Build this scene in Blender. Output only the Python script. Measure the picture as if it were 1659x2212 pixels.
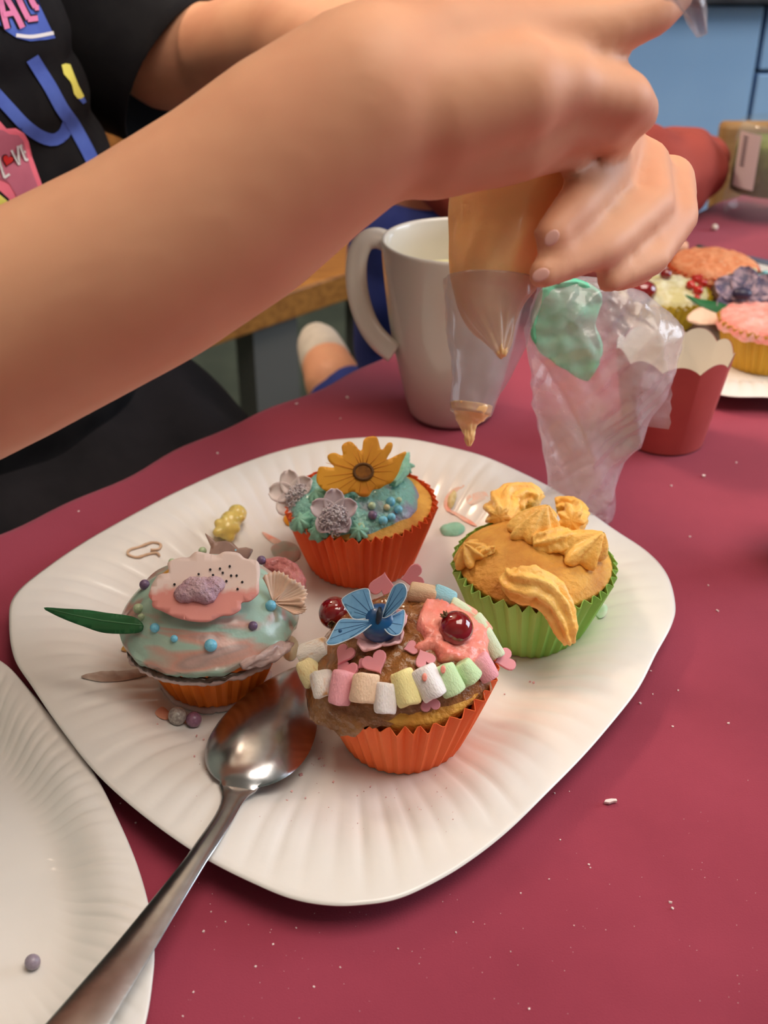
import bpy, bmesh, math, random
from mathutils import Vector, Matrix, noise
from mathutils.bvhtree import BVHTree
from mathutils.geometry import delaunay_2d_cdt
random.seed(7)
S = bpy.context.scene
COL = S.collection
for o in list(bpy.data.objects): bpy.data.objects.remove(o, do_unlink=True)

# ------------------------------------------------------------------ camera, world, lights, exposure
W, H, FPX = 1659.0, 2212.0, 2450.0
PITCH = math.radians(31.0)
CAM = Vector((0, 0, 1.06))
FW = Vector((0, math.cos(PITCH), -math.sin(PITCH)))
UP = Vector((0, math.sin(PITCH), math.cos(PITCH)))
RT = Vector((1, 0, 0))
TZ = 0.75                                   # table top height
cd = bpy.data.cameras.new('camera'); co = bpy.data.objects.new('camera', cd); COL.objects.link(co)
co.location = CAM; co.rotation_euler = (math.pi/2 - PITCH, 0, 0)
cd.sensor_fit = 'VERTICAL'; cd.sensor_height = 24; cd.lens = FPX*24/H
cd.clip_start = 0.01; cd.clip_end = 50
cd.dof.use_dof = True; cd.dof.focus_distance = 0.43; cd.dof.aperture_fstop = 9.5
S.camera = co
w = bpy.data.worlds.new('world'); S.world = w; w.use_nodes = True
w.node_tree.nodes['Background'].inputs[0].default_value = (0.55, 0.72, 1.0, 1)
w.node_tree.nodes['Background'].inputs[1].default_value = 0.6
def area(name, loc, target, sx, sy, power, color):
    l = bpy.data.lights.new(name, 'AREA'); l.shape = 'RECTANGLE'; l.size = sx; l.size_y = sy
    l.energy = power; l.color = color
    o = bpy.data.objects.new(name, l); COL.objects.link(o); o.location = loc
    o.rotation_euler = (Vector(target)-Vector(loc)).to_track_quat('-Z', 'Y').to_euler()
    return o
area('ceiling_light_front', (0.58, 0.15, 2.42), (0.58, 0.15, 0), 1.1, 1.1, 26, (1.0, 0.91, 0.82))
area('window_light', (2.30, 0.9, 1.5), (0, 0.7, 0.9), 1.3, 1.1, 40, (0.76, 0.87, 1.0))
S.view_settings.view_transform = 'Standard'; S.view_settings.look = 'None'
S.view_settings.gamma = 1.0; S.view_settings.use_curve_mapping = False
S.view_settings.exposure = -0.22

# ------------------------------------------------------------------ helpers
def ray(px, py): return FW + RT*((px-W/2)/FPX) - UP*((py-H/2)/FPX)
def PZ(px, py, z=TZ):
    r = ray(px, py); return CAM + r*((z-CAM.z)/r.z)
def PD(px, py, d): return CAM + ray(px, py)*d
def depth(p): return (Vector(p)-CAM).dot(FW)
def rw(rpx, d): return rpx*d/FPX
def lin(c):
    return tuple((x/255/12.92 if x/255 <= 0.04045 else ((x/255+0.055)/1.055)**2.4) for x in c)
MC = {}
def mat(name, c, c2=None, rough=0.5, scale=40, bump=0.0, bscale=None, sss=0.0, spec=0.5, metal=0.0,
        coat=0.0, alpha=1.0, trans=0.0, ior=1.45, ramp=(0.4, 0.6), detail=3, emit=0.0, sheen=0.0, c3=None, bdist=0.001, stretch=None):
    if name in MC: return MC[name]
    m = bpy.data.materials.new(name); m.use_nodes = True; MC[name] = m
    nt = m.node_tree; b = nt.nodes['Principled BSDF']; N = nt.nodes.new; L = nt.links.new
    b.inputs['Roughness'].default_value = rough; b.inputs['Metallic'].default_value = metal
    b.inputs['Specular IOR Level'].default_value = spec; b.inputs['IOR'].default_value = ior
    b.inputs['Coat Weight'].default_value = coat; b.inputs['Coat Roughness'].default_value = 0.08
    b.inputs['Alpha'].default_value = alpha; b.inputs['Transmission Weight'].default_value = trans
    b.inputs['Sheen Weight'].default_value = sheen
    if sss:
        b.inputs['Subsurface Weight'].default_value = sss
        b.inputs['Subsurface Radius'].default_value = (1.0, 0.4, 0.25); b.inputs['Subsurface Scale'].default_value = 0.003
    a = (*lin(c), 1)
    b.inputs['Base Color'].default_value = a
    tc = N('ShaderNodeTexCoord'); src = tc.outputs['Object']
    if stretch:
        mp = N('ShaderNodeMapping'); mp.inputs['Scale'].default_value = stretch; L(src, mp.inputs[0]); src = mp.outputs[0]
    n = N('ShaderNodeTexNoise'); n.inputs['Scale'].default_value = scale; n.inputs['Detail'].default_value = detail
    L(src, n.inputs['Vector'])
    r = N('ShaderNodeValToRGB'); r.color_ramp.elements[0].position = ramp[0]; r.color_ramp.elements[1].position = ramp[1]
    r.color_ramp.elements[0].color = a; r.color_ramp.elements[1].color = (*lin(c2 if c2 else c), 1)
    if c3:
        e = r.color_ramp.elements.new(min(1, ramp[1]+(ramp[1]-ramp[0]))); e.color = (*lin(c3), 1)
    L(n.outputs['Fac'], r.inputs[0]); L(r.outputs[0], b.inputs['Base Color'])
    if emit:
        b.inputs['Emission Color'].default_value = a; b.inputs['Emission Strength'].default_value = emit
    if bump:
        n2 = N('ShaderNodeTexNoise'); n2.inputs['Scale'].default_value = bscale or scale; n2.inputs['Detail'].default_value = 4
        L(src, n2.inputs['Vector'])
        bp = N('ShaderNodeBump'); bp.inputs['Strength'].default_value = bump; bp.inputs['Distance'].default_value = bdist
        L(n2.outputs['Fac'], bp.inputs['Height']); L(bp.outputs[0], b.inputs['Normal'])
    return m

def tag(o, label=None, cat=None, group=None, kind=None):
    if label: o['label'] = label
    if cat: o['category'] = cat
    if group: o['group'] = group
    if kind: o['kind'] = kind
    return o
WORLD = {}
def link(name, me, m=None, parent=None, M=None):
    o = bpy.data.objects.new(name, me); COL.objects.link(o)
    M = M or Matrix.Identity(4)
    o.matrix_basis = M; WORLD[o.name] = M
    if m is not None and me is not None and len(me.materials) == 0: me.materials.append(m)
    if parent is not None:
        o.parent = parent; o.matrix_parent_inverse = WORLD[parent.name].inverted()
    return o
def empty(name, loc):
    return link(name, None, M=Matrix.Translation(Vector(loc)))
def mk(name, vs, fs, m, parent=None, smooth=True, solid=0.0, recenter=True, offset=-1):
    vs = [Vector(v) for v in vs]
    c = Vector((0, 0, 0))
    if recenter and vs:
        c = sum(vs, Vector())/len(vs); c.z = min(v.z for v in vs)
    me = bpy.data.meshes.new(name); me.from_pydata([v-c for v in vs], [], fs); me.update()
    if smooth:
        for p in me.polygons: p.use_smooth = True
    o = link(name, me, m, parent, Matrix.Translation(c))
    if solid:
        md = o.modifiers.new('solid', 'SOLIDIFY'); md.thickness = solid; md.offset = offset
    return o
def grid_faces(nu, nv, wrap=True):                     # rows nv, columns nu
    f = []
    for j in range(nv-1):
        for i in range(nu if wrap else nu-1):
            a = j*nu+i; b = j*nu+(i+1) % nu
            f.append((a, b, b+nu, a+nu))
    return f
def boxv(vs, fs, x0, x1, y0, y1, z0, z1, M=None):
    k = len(vs)
    for z in (z0, z1):
        for x, y in ((x0, y0), (x1, y0), (x1, y1), (x0, y1)):
            v = Vector((x, y, z)); vs.append(M @ v if M else v)
    fs += [(k, k+3, k+2, k+1), (k+4, k+5, k+6, k+7), (k, k+1, k+5, k+4), (k+1, k+2, k+6, k+5), (k+2, k+3, k+7, k+6), (k+3, k, k+4, k+7)]
def box(name, x0, x1, y0, y1, z0, z1, m, parent=None, M=None, bev=0.0, kind=None):
    vs, fs = [], []; boxv(vs, fs, x0, x1, y0, y1, z0, z1, M)
    o = mk(name, vs, fs, m, parent, smooth=False)
    if bev:
        md = o.modifiers.new('bevel', 'BEVEL'); md.width = bev; md.segments = 2
    if kind: o['kind'] = kind
    return o
def lathe_data(prof, n, c=(0, 0, 0), rf=None, cap=True):
    vs, fs = [], []; c = Vector(c)
    for j, (r, z) in enumerate(prof):
        for i in range(n):
            a = 2*math.pi*i/n; rr = r if rf is None else rf(r, z, a, j)
            vs.append(c+Vector((rr*math.cos(a), rr*math.sin(a), z)))
    fs = grid_faces(n, len(prof))
    if cap:
        vs.append(c+Vector((0, 0, prof[0][1]))); k = len(vs)-1
        for i in range(n): fs.append((k, (i+1) % n, i))
        vs.append(c+Vector((0, 0, prof[-1][1]))); k = len(vs)-1; b = (len(prof)-1)*n
        for i in range(n): fs.append((k, b+i, b+(i+1) % n))
    return vs, fs
def spline(pts, n, closed=True):
    pts = [Vector(p) for p in pts]; k = len(pts); out = []
    m = k if closed else k-1
    dense = []
    for i in range(m):
        if closed: p0, p1, p2, p3 = pts[(i-1) % k], pts[i], pts[(i+1) % k], pts[(i+2) % k]
        else: p0, p1, p2, p3 = pts[max(i-1, 0)], pts[i], pts[i+1], pts[min(i+2, k-1)]
        for s in range(24):
            t = s/24
            dense.append(0.5*((2*p1)+(p2-p0)*t+(2*p0-5*p1+4*p2-p3)*t*t+(3*p1-p0-3*p2+p3)*t**3))
    dense.append(dense[0] if closed else pts[-1])
    L = [0]
    for a, b in zip(dense, dense[1:]): L.append(L[-1]+(b-a).length)
    tot = L[-1]; j = 0
    for i in range(n):
        d = tot*i/(n if closed else n-1)
        while j < len(L)-2 and L[j+1] < d: j += 1
        seg = L[j+1]-L[j] or 1
        out.append(dense[j].lerp(dense[j+1], min(1, (d-L[j])/seg)))
    return out
def tube(path, radii, n=12, rf=None, cap=True):
    path = [Vector(p) for p in path]; vs = []; N = None
    for j, p in enumerate(path):
        t = (path[min(j+1, len(path)-1)]-path[max(j-1, 0)]).normalized()
        if N is None:
            N = t.orthogonal().normalized()
        N = (N-t*N.dot(t)).normalized(); B = t.cross(N)
        for i in range(n):
            a = 2*math.pi*i/n; r = radii[j] if rf is None else rf(radii[j], a, j)
            vs.append(p+N*(r*math.cos(a))+B*(r*math.sin(a)))
    fs = grid_faces(n, len(path))
    if cap:
        vs.append(path[0]); k = len(vs)-1
        for i in range(n): fs.append((k, (i+1) % n, i))
        vs.append(path[-1]); k = len(vs)-1; b = (len(path)-1)*n
        for i in range(n): fs.append((k, b+i, b+(i+1) % n))
    return vs, fs
class Blob:                                            # swept spheres, merged by a voxel remesh into one skin
    def __init__(s): s.bm = bmesh.new()
    def ball(s, p, r, sc=(1, 1, 1), R=None):
        M = Matrix.Translation(Vector(p)) @ (R.to_4x4() if R else Matrix.Identity(4)) @ Matrix.Diagonal((*[r*x for x in sc], 1))
        bmesh.ops.create_icosphere(s.bm, subdivisions=3, radius=1, matrix=M)
    def limb(s, pts):
        pts = [(Vector(p), r) for p, r in pts]
        for p, r in pts: s.ball(p, r)
        for (a, ra), (b, rb) in zip(pts, pts[1:]):
            d = b-a
            if d.length < 1e-5: continue
            q = d.to_track_quat('Z', 'Y').to_matrix().to_4x4()
            bmesh.ops.create_cone(s.bm, cap_ends=True, segments=28, radius1=ra, radius2=rb, depth=d.length,
                                  matrix=Matrix.Translation((a+b)/2) @ q)
    def build(s, name, m, parent=None, voxel=0.003, smooth=4, disp=None):
        me = bpy.data.meshes.new(name); s.bm.to_mesh(me); s.bm.free()
        t = bpy.data.objects.new('tmp', me); COL.objects.link(t)
        md = t.modifiers.new('r', 'REMESH'); md.mode = 'VOXEL'; md.voxel_size = voxel
        if smooth:
            sm = t.modifiers.new('s', 'SMOOTH'); sm.iterations = smooth; sm.factor = 0.5
        dg = bpy.context.evaluated_depsgraph_get()
        me2 = bpy.data.meshes.new_from_object(t.evaluated_get(dg))
        bpy.data.objects.remove(t, do_unlink=True); bpy.data.meshes.remove(me)
        vs = [v.co.copy() for v in me2.vertices]; fs = [tuple(p.vertices) for p in me2.polygons]
        if disp: 
            vs = [v+disp(v) for v in vs]
        bpy.data.meshes.remove(me2)
        return mk(name, vs, fs, m, parent)
def fill2d(poly, step):                                # outline + interior points -> triangles
    n = len(poly); pts = [Vector((p[0], p[1])) for p in poly]
    xs = [p.x for p in pts]; ys = [p.y for p in pts]
    def inside(x, y):
        c = False; j = n-1
        for i in range(n):
            if (pts[i].y > y) != (pts[j].y > y) and x < (pts[j].x-pts[i].x)*(y-pts[i].y)/(pts[j].y-pts[i].y)+pts[i].x: c = not c
            j = i
        return c
    extra = []
    y = min(ys)+step/2; 
    while y < max(ys):
        x = min(xs)+step/2
        while x < max(xs):
            if inside(x, y): extra.append(Vector((x+random.uniform(-.1, .1)*step, y+random.uniform(-.1, .1)*step)))
            x += step
        y += step
    v, e, f, *_ = delaunay_2d_cdt(pts+extra, [], [list(range(n))], 1, 1e-6)
    return [tuple(p) for p in v], [tuple(t) for t in f]
def edist(p, poly):
    best = 1e9; x, y = p[0], p[1]
    for a, b in zip(poly, poly[1:]+poly[:1]):
        dx, dy = b[0]-a[0], b[1]-a[1]; l = dx*dx+dy*dy or 1
        t = max(0, min(1, ((x-a[0])*dx+(y-a[1])*dy)/l))
        best = min(best, math.hypot(x-a[0]-dx*t, y-a[1]-dy*t))
    return best
def smoothpoly(poly, n):
    return [(p.x, p.y) for p in spline([(p[0], p[1], 0) for p in poly], n)]
def nz(p, s=1.0): return noise.noise(Vector(p)*s)

# ------------------------------------------------------------------ room
M_wall = mat('wall_paint', (150, 165, 160), (142, 158, 152), rough=0.8, scale=6)
M_floor = mat('floor_vinyl', (92, 104, 98), (80, 92, 88), rough=0.55, scale=9)
M_ceil = mat('ceiling_paint', (225, 220, 210), rough=0.9)
M_white = mat('white_paint', (220, 220, 215), rough=0.5)
X0, X1, Y0, Y1, ZC = -2.2, 2.4, -1.8, 3.2, 2.6
box('floor', X0-.1, X1+.1, Y0-.1, Y1+.1, -0.1, 0, M_floor, kind='structure')
box('ceiling', X0-.1, X1+.1, Y0-.1, Y1+.1, ZC, ZC+.1, M_ceil, kind='structure')
box('wall_back', X0, X1, Y1, Y1+.1, 0, ZC, M_wall, kind='structure')
box('wall_front', X0, X1, Y0-.1, Y0, 0, ZC, M_wall, kind='structure')
box('wall_left', X0-.1, X0, Y0, Y1, 0, ZC, M_wall, kind='structure')
vs, fs = [], []
for y0, y1, z0, z1 in ((Y0, 0.2, 0, ZC), (1.6, Y1, 0, ZC), (0.2, 1.6, 0, 0.9), (0.2, 1.6, 2.1, ZC)):
    boxv(vs, fs, X1, X1+.1, y0, y1, z0, z1)
mk('wall_right', vs, fs, M_wall, smooth=False)['kind'] = 'structure'
vs, fs = [], []
for y0, y1, z0, z1 in ((0.2, 0.26, 0.9, 2.1), (1.54, 1.6, 0.9, 2.1), (0.26, 1.54, 0.9, 0.96), (0.26, 1.54, 2.04, 2.1), (0.88, 0.92, 0.96, 2.04)):
    boxv(vs, fs, X1+.02, X1+.08, y0, y1, z0, z1)
mk('window_1', vs, fs, M_white, smooth=False)['kind'] = 'structure'
t = empty('unseen_pendant_lamp', (-0.72, 1.30, ZC)); tag(t, 'unseen round white pendant lamp, its globe form chosen to light the ceiling too', 'lamp')  # unseen warm lamp at the back; hanging globe chosen to brighten the ceiling
v, f = lathe_data([(max(.0005, .16*math.sin(math.pi*j/24)), -.16*math.cos(math.pi*j/24)) for j in range(25)], 48, (-0.72, 1.30, 2.10), cap=False)
mk('globe', v, f, mat('lamp_globe', (255, 226, 198), emit=64.0), t)
v, f = tube([(-0.72, 1.30, 2.25), (-0.72, 1.30, 2.4), (-0.72, 1.30, ZC)], [.004, .004, .004], 10); mk('cord', v, f, M_white, t)
v, f = lathe_data([(.001, ZC-.03), (.05, ZC-.025), (.055, ZC)], 32, (-0.72, 1.30, 0), cap=False); mk('ceiling_rose', v, f, M_white, t)
for k, (x, y, sx) in enumerate(((0.58, 0.15, 1.1),)):
    t = empty('ceiling_light', (x, y, ZC))
    tag(t, 'large square ceiling light panel over the middle of the table', 'lamp')
    box('housing', x-sx/2-.02, x+sx/2+.02, y-sx/2-.02, y+sx/2+.02, 2.50, ZC, M_white, t)
    box('diffuser', x-sx/2, x+sx/2, y-sx/2, y+sx/2, 2.49, 2.50, mat('lamp_diffuser', (255, 235, 205), emit=1.5), t)

# kitchen island with blue fronts, right of the picture
M_blue = mat('cabinet_blue', (146, 186, 230), (140, 180, 226), rough=0.45, scale=5)
M_dark = mat('counter_dark', (62, 68, 76), (48, 54, 62), rough=0.35, scale=60)
CY = 1.62
t = empty('kitchen_counter', (0.9, CY, 0)); tag(t, 'light blue kitchen counter with dark worktop behind the green jar', 'counter')
box('worktop', 0.22, 2.0, CY-.03, CY+.62, 0.868, 0.905, M_dark, t, bev=.004)
box('carcass', 0.25, 1.98, CY+.02, CY+.6, 0.08, 0.868, mat('cabinet_inner', (70, 90, 110), rough=.6), t)
box('plinth', 0.27, 1.96, CY+.06, CY+.58, 0.0, 0.08, M_dark, t)
sx = PD(1640, 120, 1).x; 
xs = CAM.x + (1634-W/2)/FPX*(CY*math.cos(PITCH)+(1.06-0.78)*math.sin(PITCH))
for x0, x1 in ((0.26, xs-.003-.0),):
    d = box('cabinet_door', x0, x1, CY, CY+.02, 0.085, 0.862, M_blue, t, bev=.002)
    box('door_handle', x0+.03, x0+.045, CY-.02, CY-.0, 0.55, 0.68, M_dark, d)
zz = [(0.085, 0.36), (0.366, 0.64), (0.646, 0.777), (0.783, 0.862)]
for x0, x1 in ((xs+.003, xs+.45), (xs+.456, 1.97)):
    for z0, z1 in zz:
        d = box('drawer', x0, x1, CY, CY+.02, z0, z1, M_blue, t, bev=.002)
        box('drawer_handle', (x0+x1)/2-.06, (x0+x1)/2+.06, CY-.02, CY-.0, z1-.03, z1-.02, M_dark, d)

# bench behind the table
M_wood = mat('bench_wood', (176, 118, 52), (150, 96, 40), rough=0.45, scale=14, stretch=(1, 8, 8))
zb = 0.44
a = PZ(440, 757, zb); b = PZ(762, 645, zb); dv = (b-a).normalized(); nv = Vector((-dv.y, dv.x, 0))
if nv.y < 0: nv = -nv
BM = Matrix.Translation(a) @ Matrix((( dv.x, nv.x, 0, 0), (dv.y, nv.y, 0, 0), (0, 0, 1, 0), (0, 0, 0, 1)))
t = empty('bench', a+nv*.2+Vector((0, 0, -zb))); tag(t, 'long wooden bench with low back standing behind the seated child', 'bench')
box('seat', -0.9, 0.42, 0, .42, 0.0, .045, M_wood, t, BM, bev=.004)
box('backrest', -0.9, 0.42, .40, .43, 0.06, .215, M_wood, t, BM, bev=.004)
M_metal_dark = mat('dark_metal', (104, 102, 98), rough=0.5)
BL = (b-a).length
for lx in (-.8, .54*BL, .38):
    box('leg', lx-.15*BL, lx+.15*BL, .03, .07, -zb, 0, M_metal_dark, t, BM)
    box('leg', lx-.02, lx+.02, .36, .40, -zb, .06, M_metal_dark, t, BM)

# wooden chair behind the jar
M_tan = mat('chair_wood', (172, 132, 84), (156, 116, 70), rough=0.5, scale=20, stretch=(1, 1, 6))
cx, cy = 0.472, 1.27
t = empty('wooden_chair', (cx, cy, 0)); tag(t, 'tan wooden chair standing between table and blue counter behind the jar', 'chair')
box('seat', cx-.11, cx+.24, cy-.02, cy+.3, .43, .455, M_tan, t, bev=.005)
box('backrest', cx-.11, cx+.24, cy-.02, cy, .60, .792, M_tan, t, bev=.005)
for x in (-.10, .21):
    box('leg', cx+x, cx+x+.025, cy-.018, cy+.006, 0, .845 if 0 else .60, M_tan, t)
    box('leg', cx+x, cx+x+.025, cy+.27, cy+.295, 0, .43, M_tan, t)

# ------------------------------------------------------------------ table and cloth
eA, eB = PZ(0, 1160), PZ(840, 773)
td = (eB-eA).normalized(); tn = Vector((td.y, -td.x, 0))          # along the edge, into the table
TL0, TL1, TW = -0.75, 0.86, 1.0
TM = Matrix.Translation((eA.x, eA.y, 0)) @ Matrix(((td.x, tn.x, 0, 0), (td.y, tn.y, 0, 0), (0, 0, 1, 0), (0, 0, 0, 1)))
M_cloth = mat('maroon_cloth', (150, 56, 76), (139, 49, 68), rough=0.85, scale=9, bump=0.35, bscale=1500, bdist=0.0004, detail=5, sheen=0.15, spec=0.25)
t = empty('table', TM @ Vector(((TL0+TL1)/2, TW/2, 0))); tag(t, 'rectangular dining table standing under the maroon cloth', 'table')
box('tabletop', TL0+.006, TL1-.006, .006, TW-.006, TZ-.035, TZ-.0022, M_tan, t, TM)
for u in (TL0+.06, TL1-.12):
    for v in (.06, TW-.12):
        box('leg', u, u+.06, v, v+.06, 0, TZ-.035, M_tan, t, TM)
nu, nvv = 150, 90; vs = []
def clothpt(u, v):
    # u,v run past the edges; the excess hangs down
    du = max(TL0-u, u-TL1, 0); dvv = max(-v, v-TW, 0)
    uu = min(max(u, TL0), TL1); v2 = min(max(v, 0), TW)
    hang = max(du, dvv)
    wv = .004*math.sin(u*19+1)+.003*math.sin(u*47) if dvv >= du else .004*math.sin(v*21)
    z = TZ - max(0, hang-.004); out = min(hang, .004)+ (wv+.010)*min(1, hang/.12)
    if v < 0.02: v2 += .0022*math.sin(u*31)+.0016*math.sin(u*83+1)
    x = uu + (-out if u < TL0 else out if u > TL1 else 0); y = v2 + (-out if v < 0 else out if v > TW else 0)
    return TM @ Vector((x, y, z))
us = [TL0-.2+.2*i/8 for i in range(8)]+[TL0+(TL1-TL0)*i/200 for i in range(201)]+[TL1+.2*(i+1)/8 for i in range(8)]
vvs = [-.055+.055*i/10 for i in range(10)]+[-.003]+[TW*i/60 for i in range(61)]+[TW+.003]+[TW+.2*(i+1)/10 for i in range(10)]
for v in vvs:
    for u in us: vs.append(clothpt(u, v))
o = mk('tablecloth', vs, grid_faces(len(us), len(vvs), False), M_cloth, solid=.0012, offset=-1)
tag(o, 'plain maroon tablecloth spread over the table, scattered with sugar crumbs', 'tablecloth')
bm = bmesh.new(); bm.from_mesh(o.data); bmesh.ops.recalc_face_normals(bm, faces=bm.faces); 
if sum(f.normal.z*f.calc_area() for f in bm.faces) < 0: bmesh.ops.reverse_faces(bm, faces=bm.faces)
bm.to_mesh(o.data); bm.free()

# ------------------------------------------------------------------ paper plates
M_plate = mat('white_paper_plate', (232, 228, 224), (226, 221, 216), rough=0.34, scale=14, bump=0.15, bscale=260, bdist=0.0004, spec=0.5, coat=0.35)
PLATES = {}
def plate(key, px, zr, label, inner=None, flutes=84, zfloor=0.0012, n=640, world=None, seed=0):
    pts = world or [PZ(x, y, TZ+zr) for x, y in px]
    out = spline(pts, n); c = sum(out, Vector())/n; c.z = TZ
    if inner: c = Vector((inner[0], inner[1], TZ))
    prof = [(0.0, 0), (.2, 0), (.4, 0), (.5, 0), (.58, .004), (.62, .02), (.65, .07), (.68, .16), (.71, .30), (.74, .46), (.77, .62), (.80, .76), (.83, .87),
            (.86, .945), (.89, .985), (.92, 1.0), (.95, .995), (.975, .985), (.99, .97), (1.0, .94)]
    vs = []
    for j, (s, zz) in enumerate(prof):
        for i in range(n):
            p = c.lerp(Vector((out[i].x, out[i].y, TZ)), s if s > 0 else .001)
            k = i/n*flutes; fl = math.floor(k)
            amp = .00125*(0.3+1.2*abs(nz((fl*3.7+seed, 1.3, .2)))) * (max(0, 1-abs(s-.80)/.19))**.7
            fz = -amp*(max(0, 1-abs((k-fl)-.5)*3.2))
            hump = .0009*nz((out[i].x*24+seed, out[i].y*24, 4))*min(1, s*1.2)**3
            vs.append((p.x, p.y, TZ+zfloor+(zr-zfloor)*zz+fz+hump))
    o = mk('paper_plate', vs, grid_faces(n, len(prof)), M_plate, solid=.0005, offset=-1)
    tag(o, label, 'plate', 'white paper plates')
    PLATES[key] = (c, out, zr, zfloor)
    return o
main_px = [(19, 1345), (30, 1285), (95, 1226), (220, 1145), (400, 1050), (560, 985), (690, 951), (800, 941), (880, 945), (960, 960), (1050, 986),
           (1150, 1030), (1230, 1075), (1320, 1135), (1395, 1186), (1440, 1238), (1459, 1300), (1452, 1345), (1418, 1410), (1375, 1492), (1300, 1585),
           (1200, 1692), (1100, 1790), (1000, 1865), (910, 1916), (850, 1940), (790, 1950), (720, 1953), (640, 1941), (560, 1911), (440, 1851),
           (330, 1775), (210, 1670), (130, 1570), (70, 1482), (30, 1418)]
plate('main', main_px, .0135, 'rounded paper plate in the middle holding four decorated cupcakes and the spoon')
left_px = [(-620, 1690), (-560, 1540), (-400, 1420), (-240, 1375), (-100, 1388), (0, 1425), (62, 1486), (135, 1575), (205, 1672), (255, 1768), (295, 1862), (322, 1958),
           (333, 2042), (329, 2115), (312, 2212), (270, 2330), (190, 2440), (40, 2530), (-150, 2560), (-350, 2480), (-500, 2250), (-590, 1950)]
plate('left', left_px, .0098, 'paper plate at the lower left corner, empty but for one purple pearl', seed=9)
far_px = [(1325, 640), (1330, 605), (1372, 574), (1405, 555), (1480, 543), (1560, 551), (1660, 572), (1780, 610), (1880, 665), (1930, 730), (1900, 800), (1820, 845), (1740, 860), (1659, 857), (1560, 851), (1470, 815), (1380, 730)]
plate('far', far_px, .012, 'paper plate at the far right crowded with small decorated cupcakes', seed=4)
def plate_z(key, x, y):
    c, out, zr, z0 = PLATES[key]
    d = Vector((x-c.x, y-c.y)); best = None
    ang = math.atan2(d.y, d.x); bd = 9
    for p in out:
        a = math.atan2(p.y-c.y, p.x-c.x); dd = abs((a-ang+math.pi) % (2*math.pi)-math.pi)
        if dd < bd: bd = dd; best = p
    s = d.length/math.hypot(best.x-c.x, best.y-c.y)
    pr = [(0, 0), (.58, .004), (.65, .07), (.71, .30), (.77, .62), (.83, .87), (.89, .985), (.92, 1), (1, .95), (9, .95)]
    for (s0, h0), (s1, h1) in zip(pr, pr[1:]):
        if s <= s1: return TZ+z0+(zr-z0)*(h0+(h1-h0)*(s-s0)/(s1-s0))
    return TZ
def on_plate(key, px, py):
    z = TZ+.001
    for _ in range(12):
        p = PZ(px, py, z); z = .5*z+.5*plate_z(key, p.x, p.y)
    return PZ(px, py, z)

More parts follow.
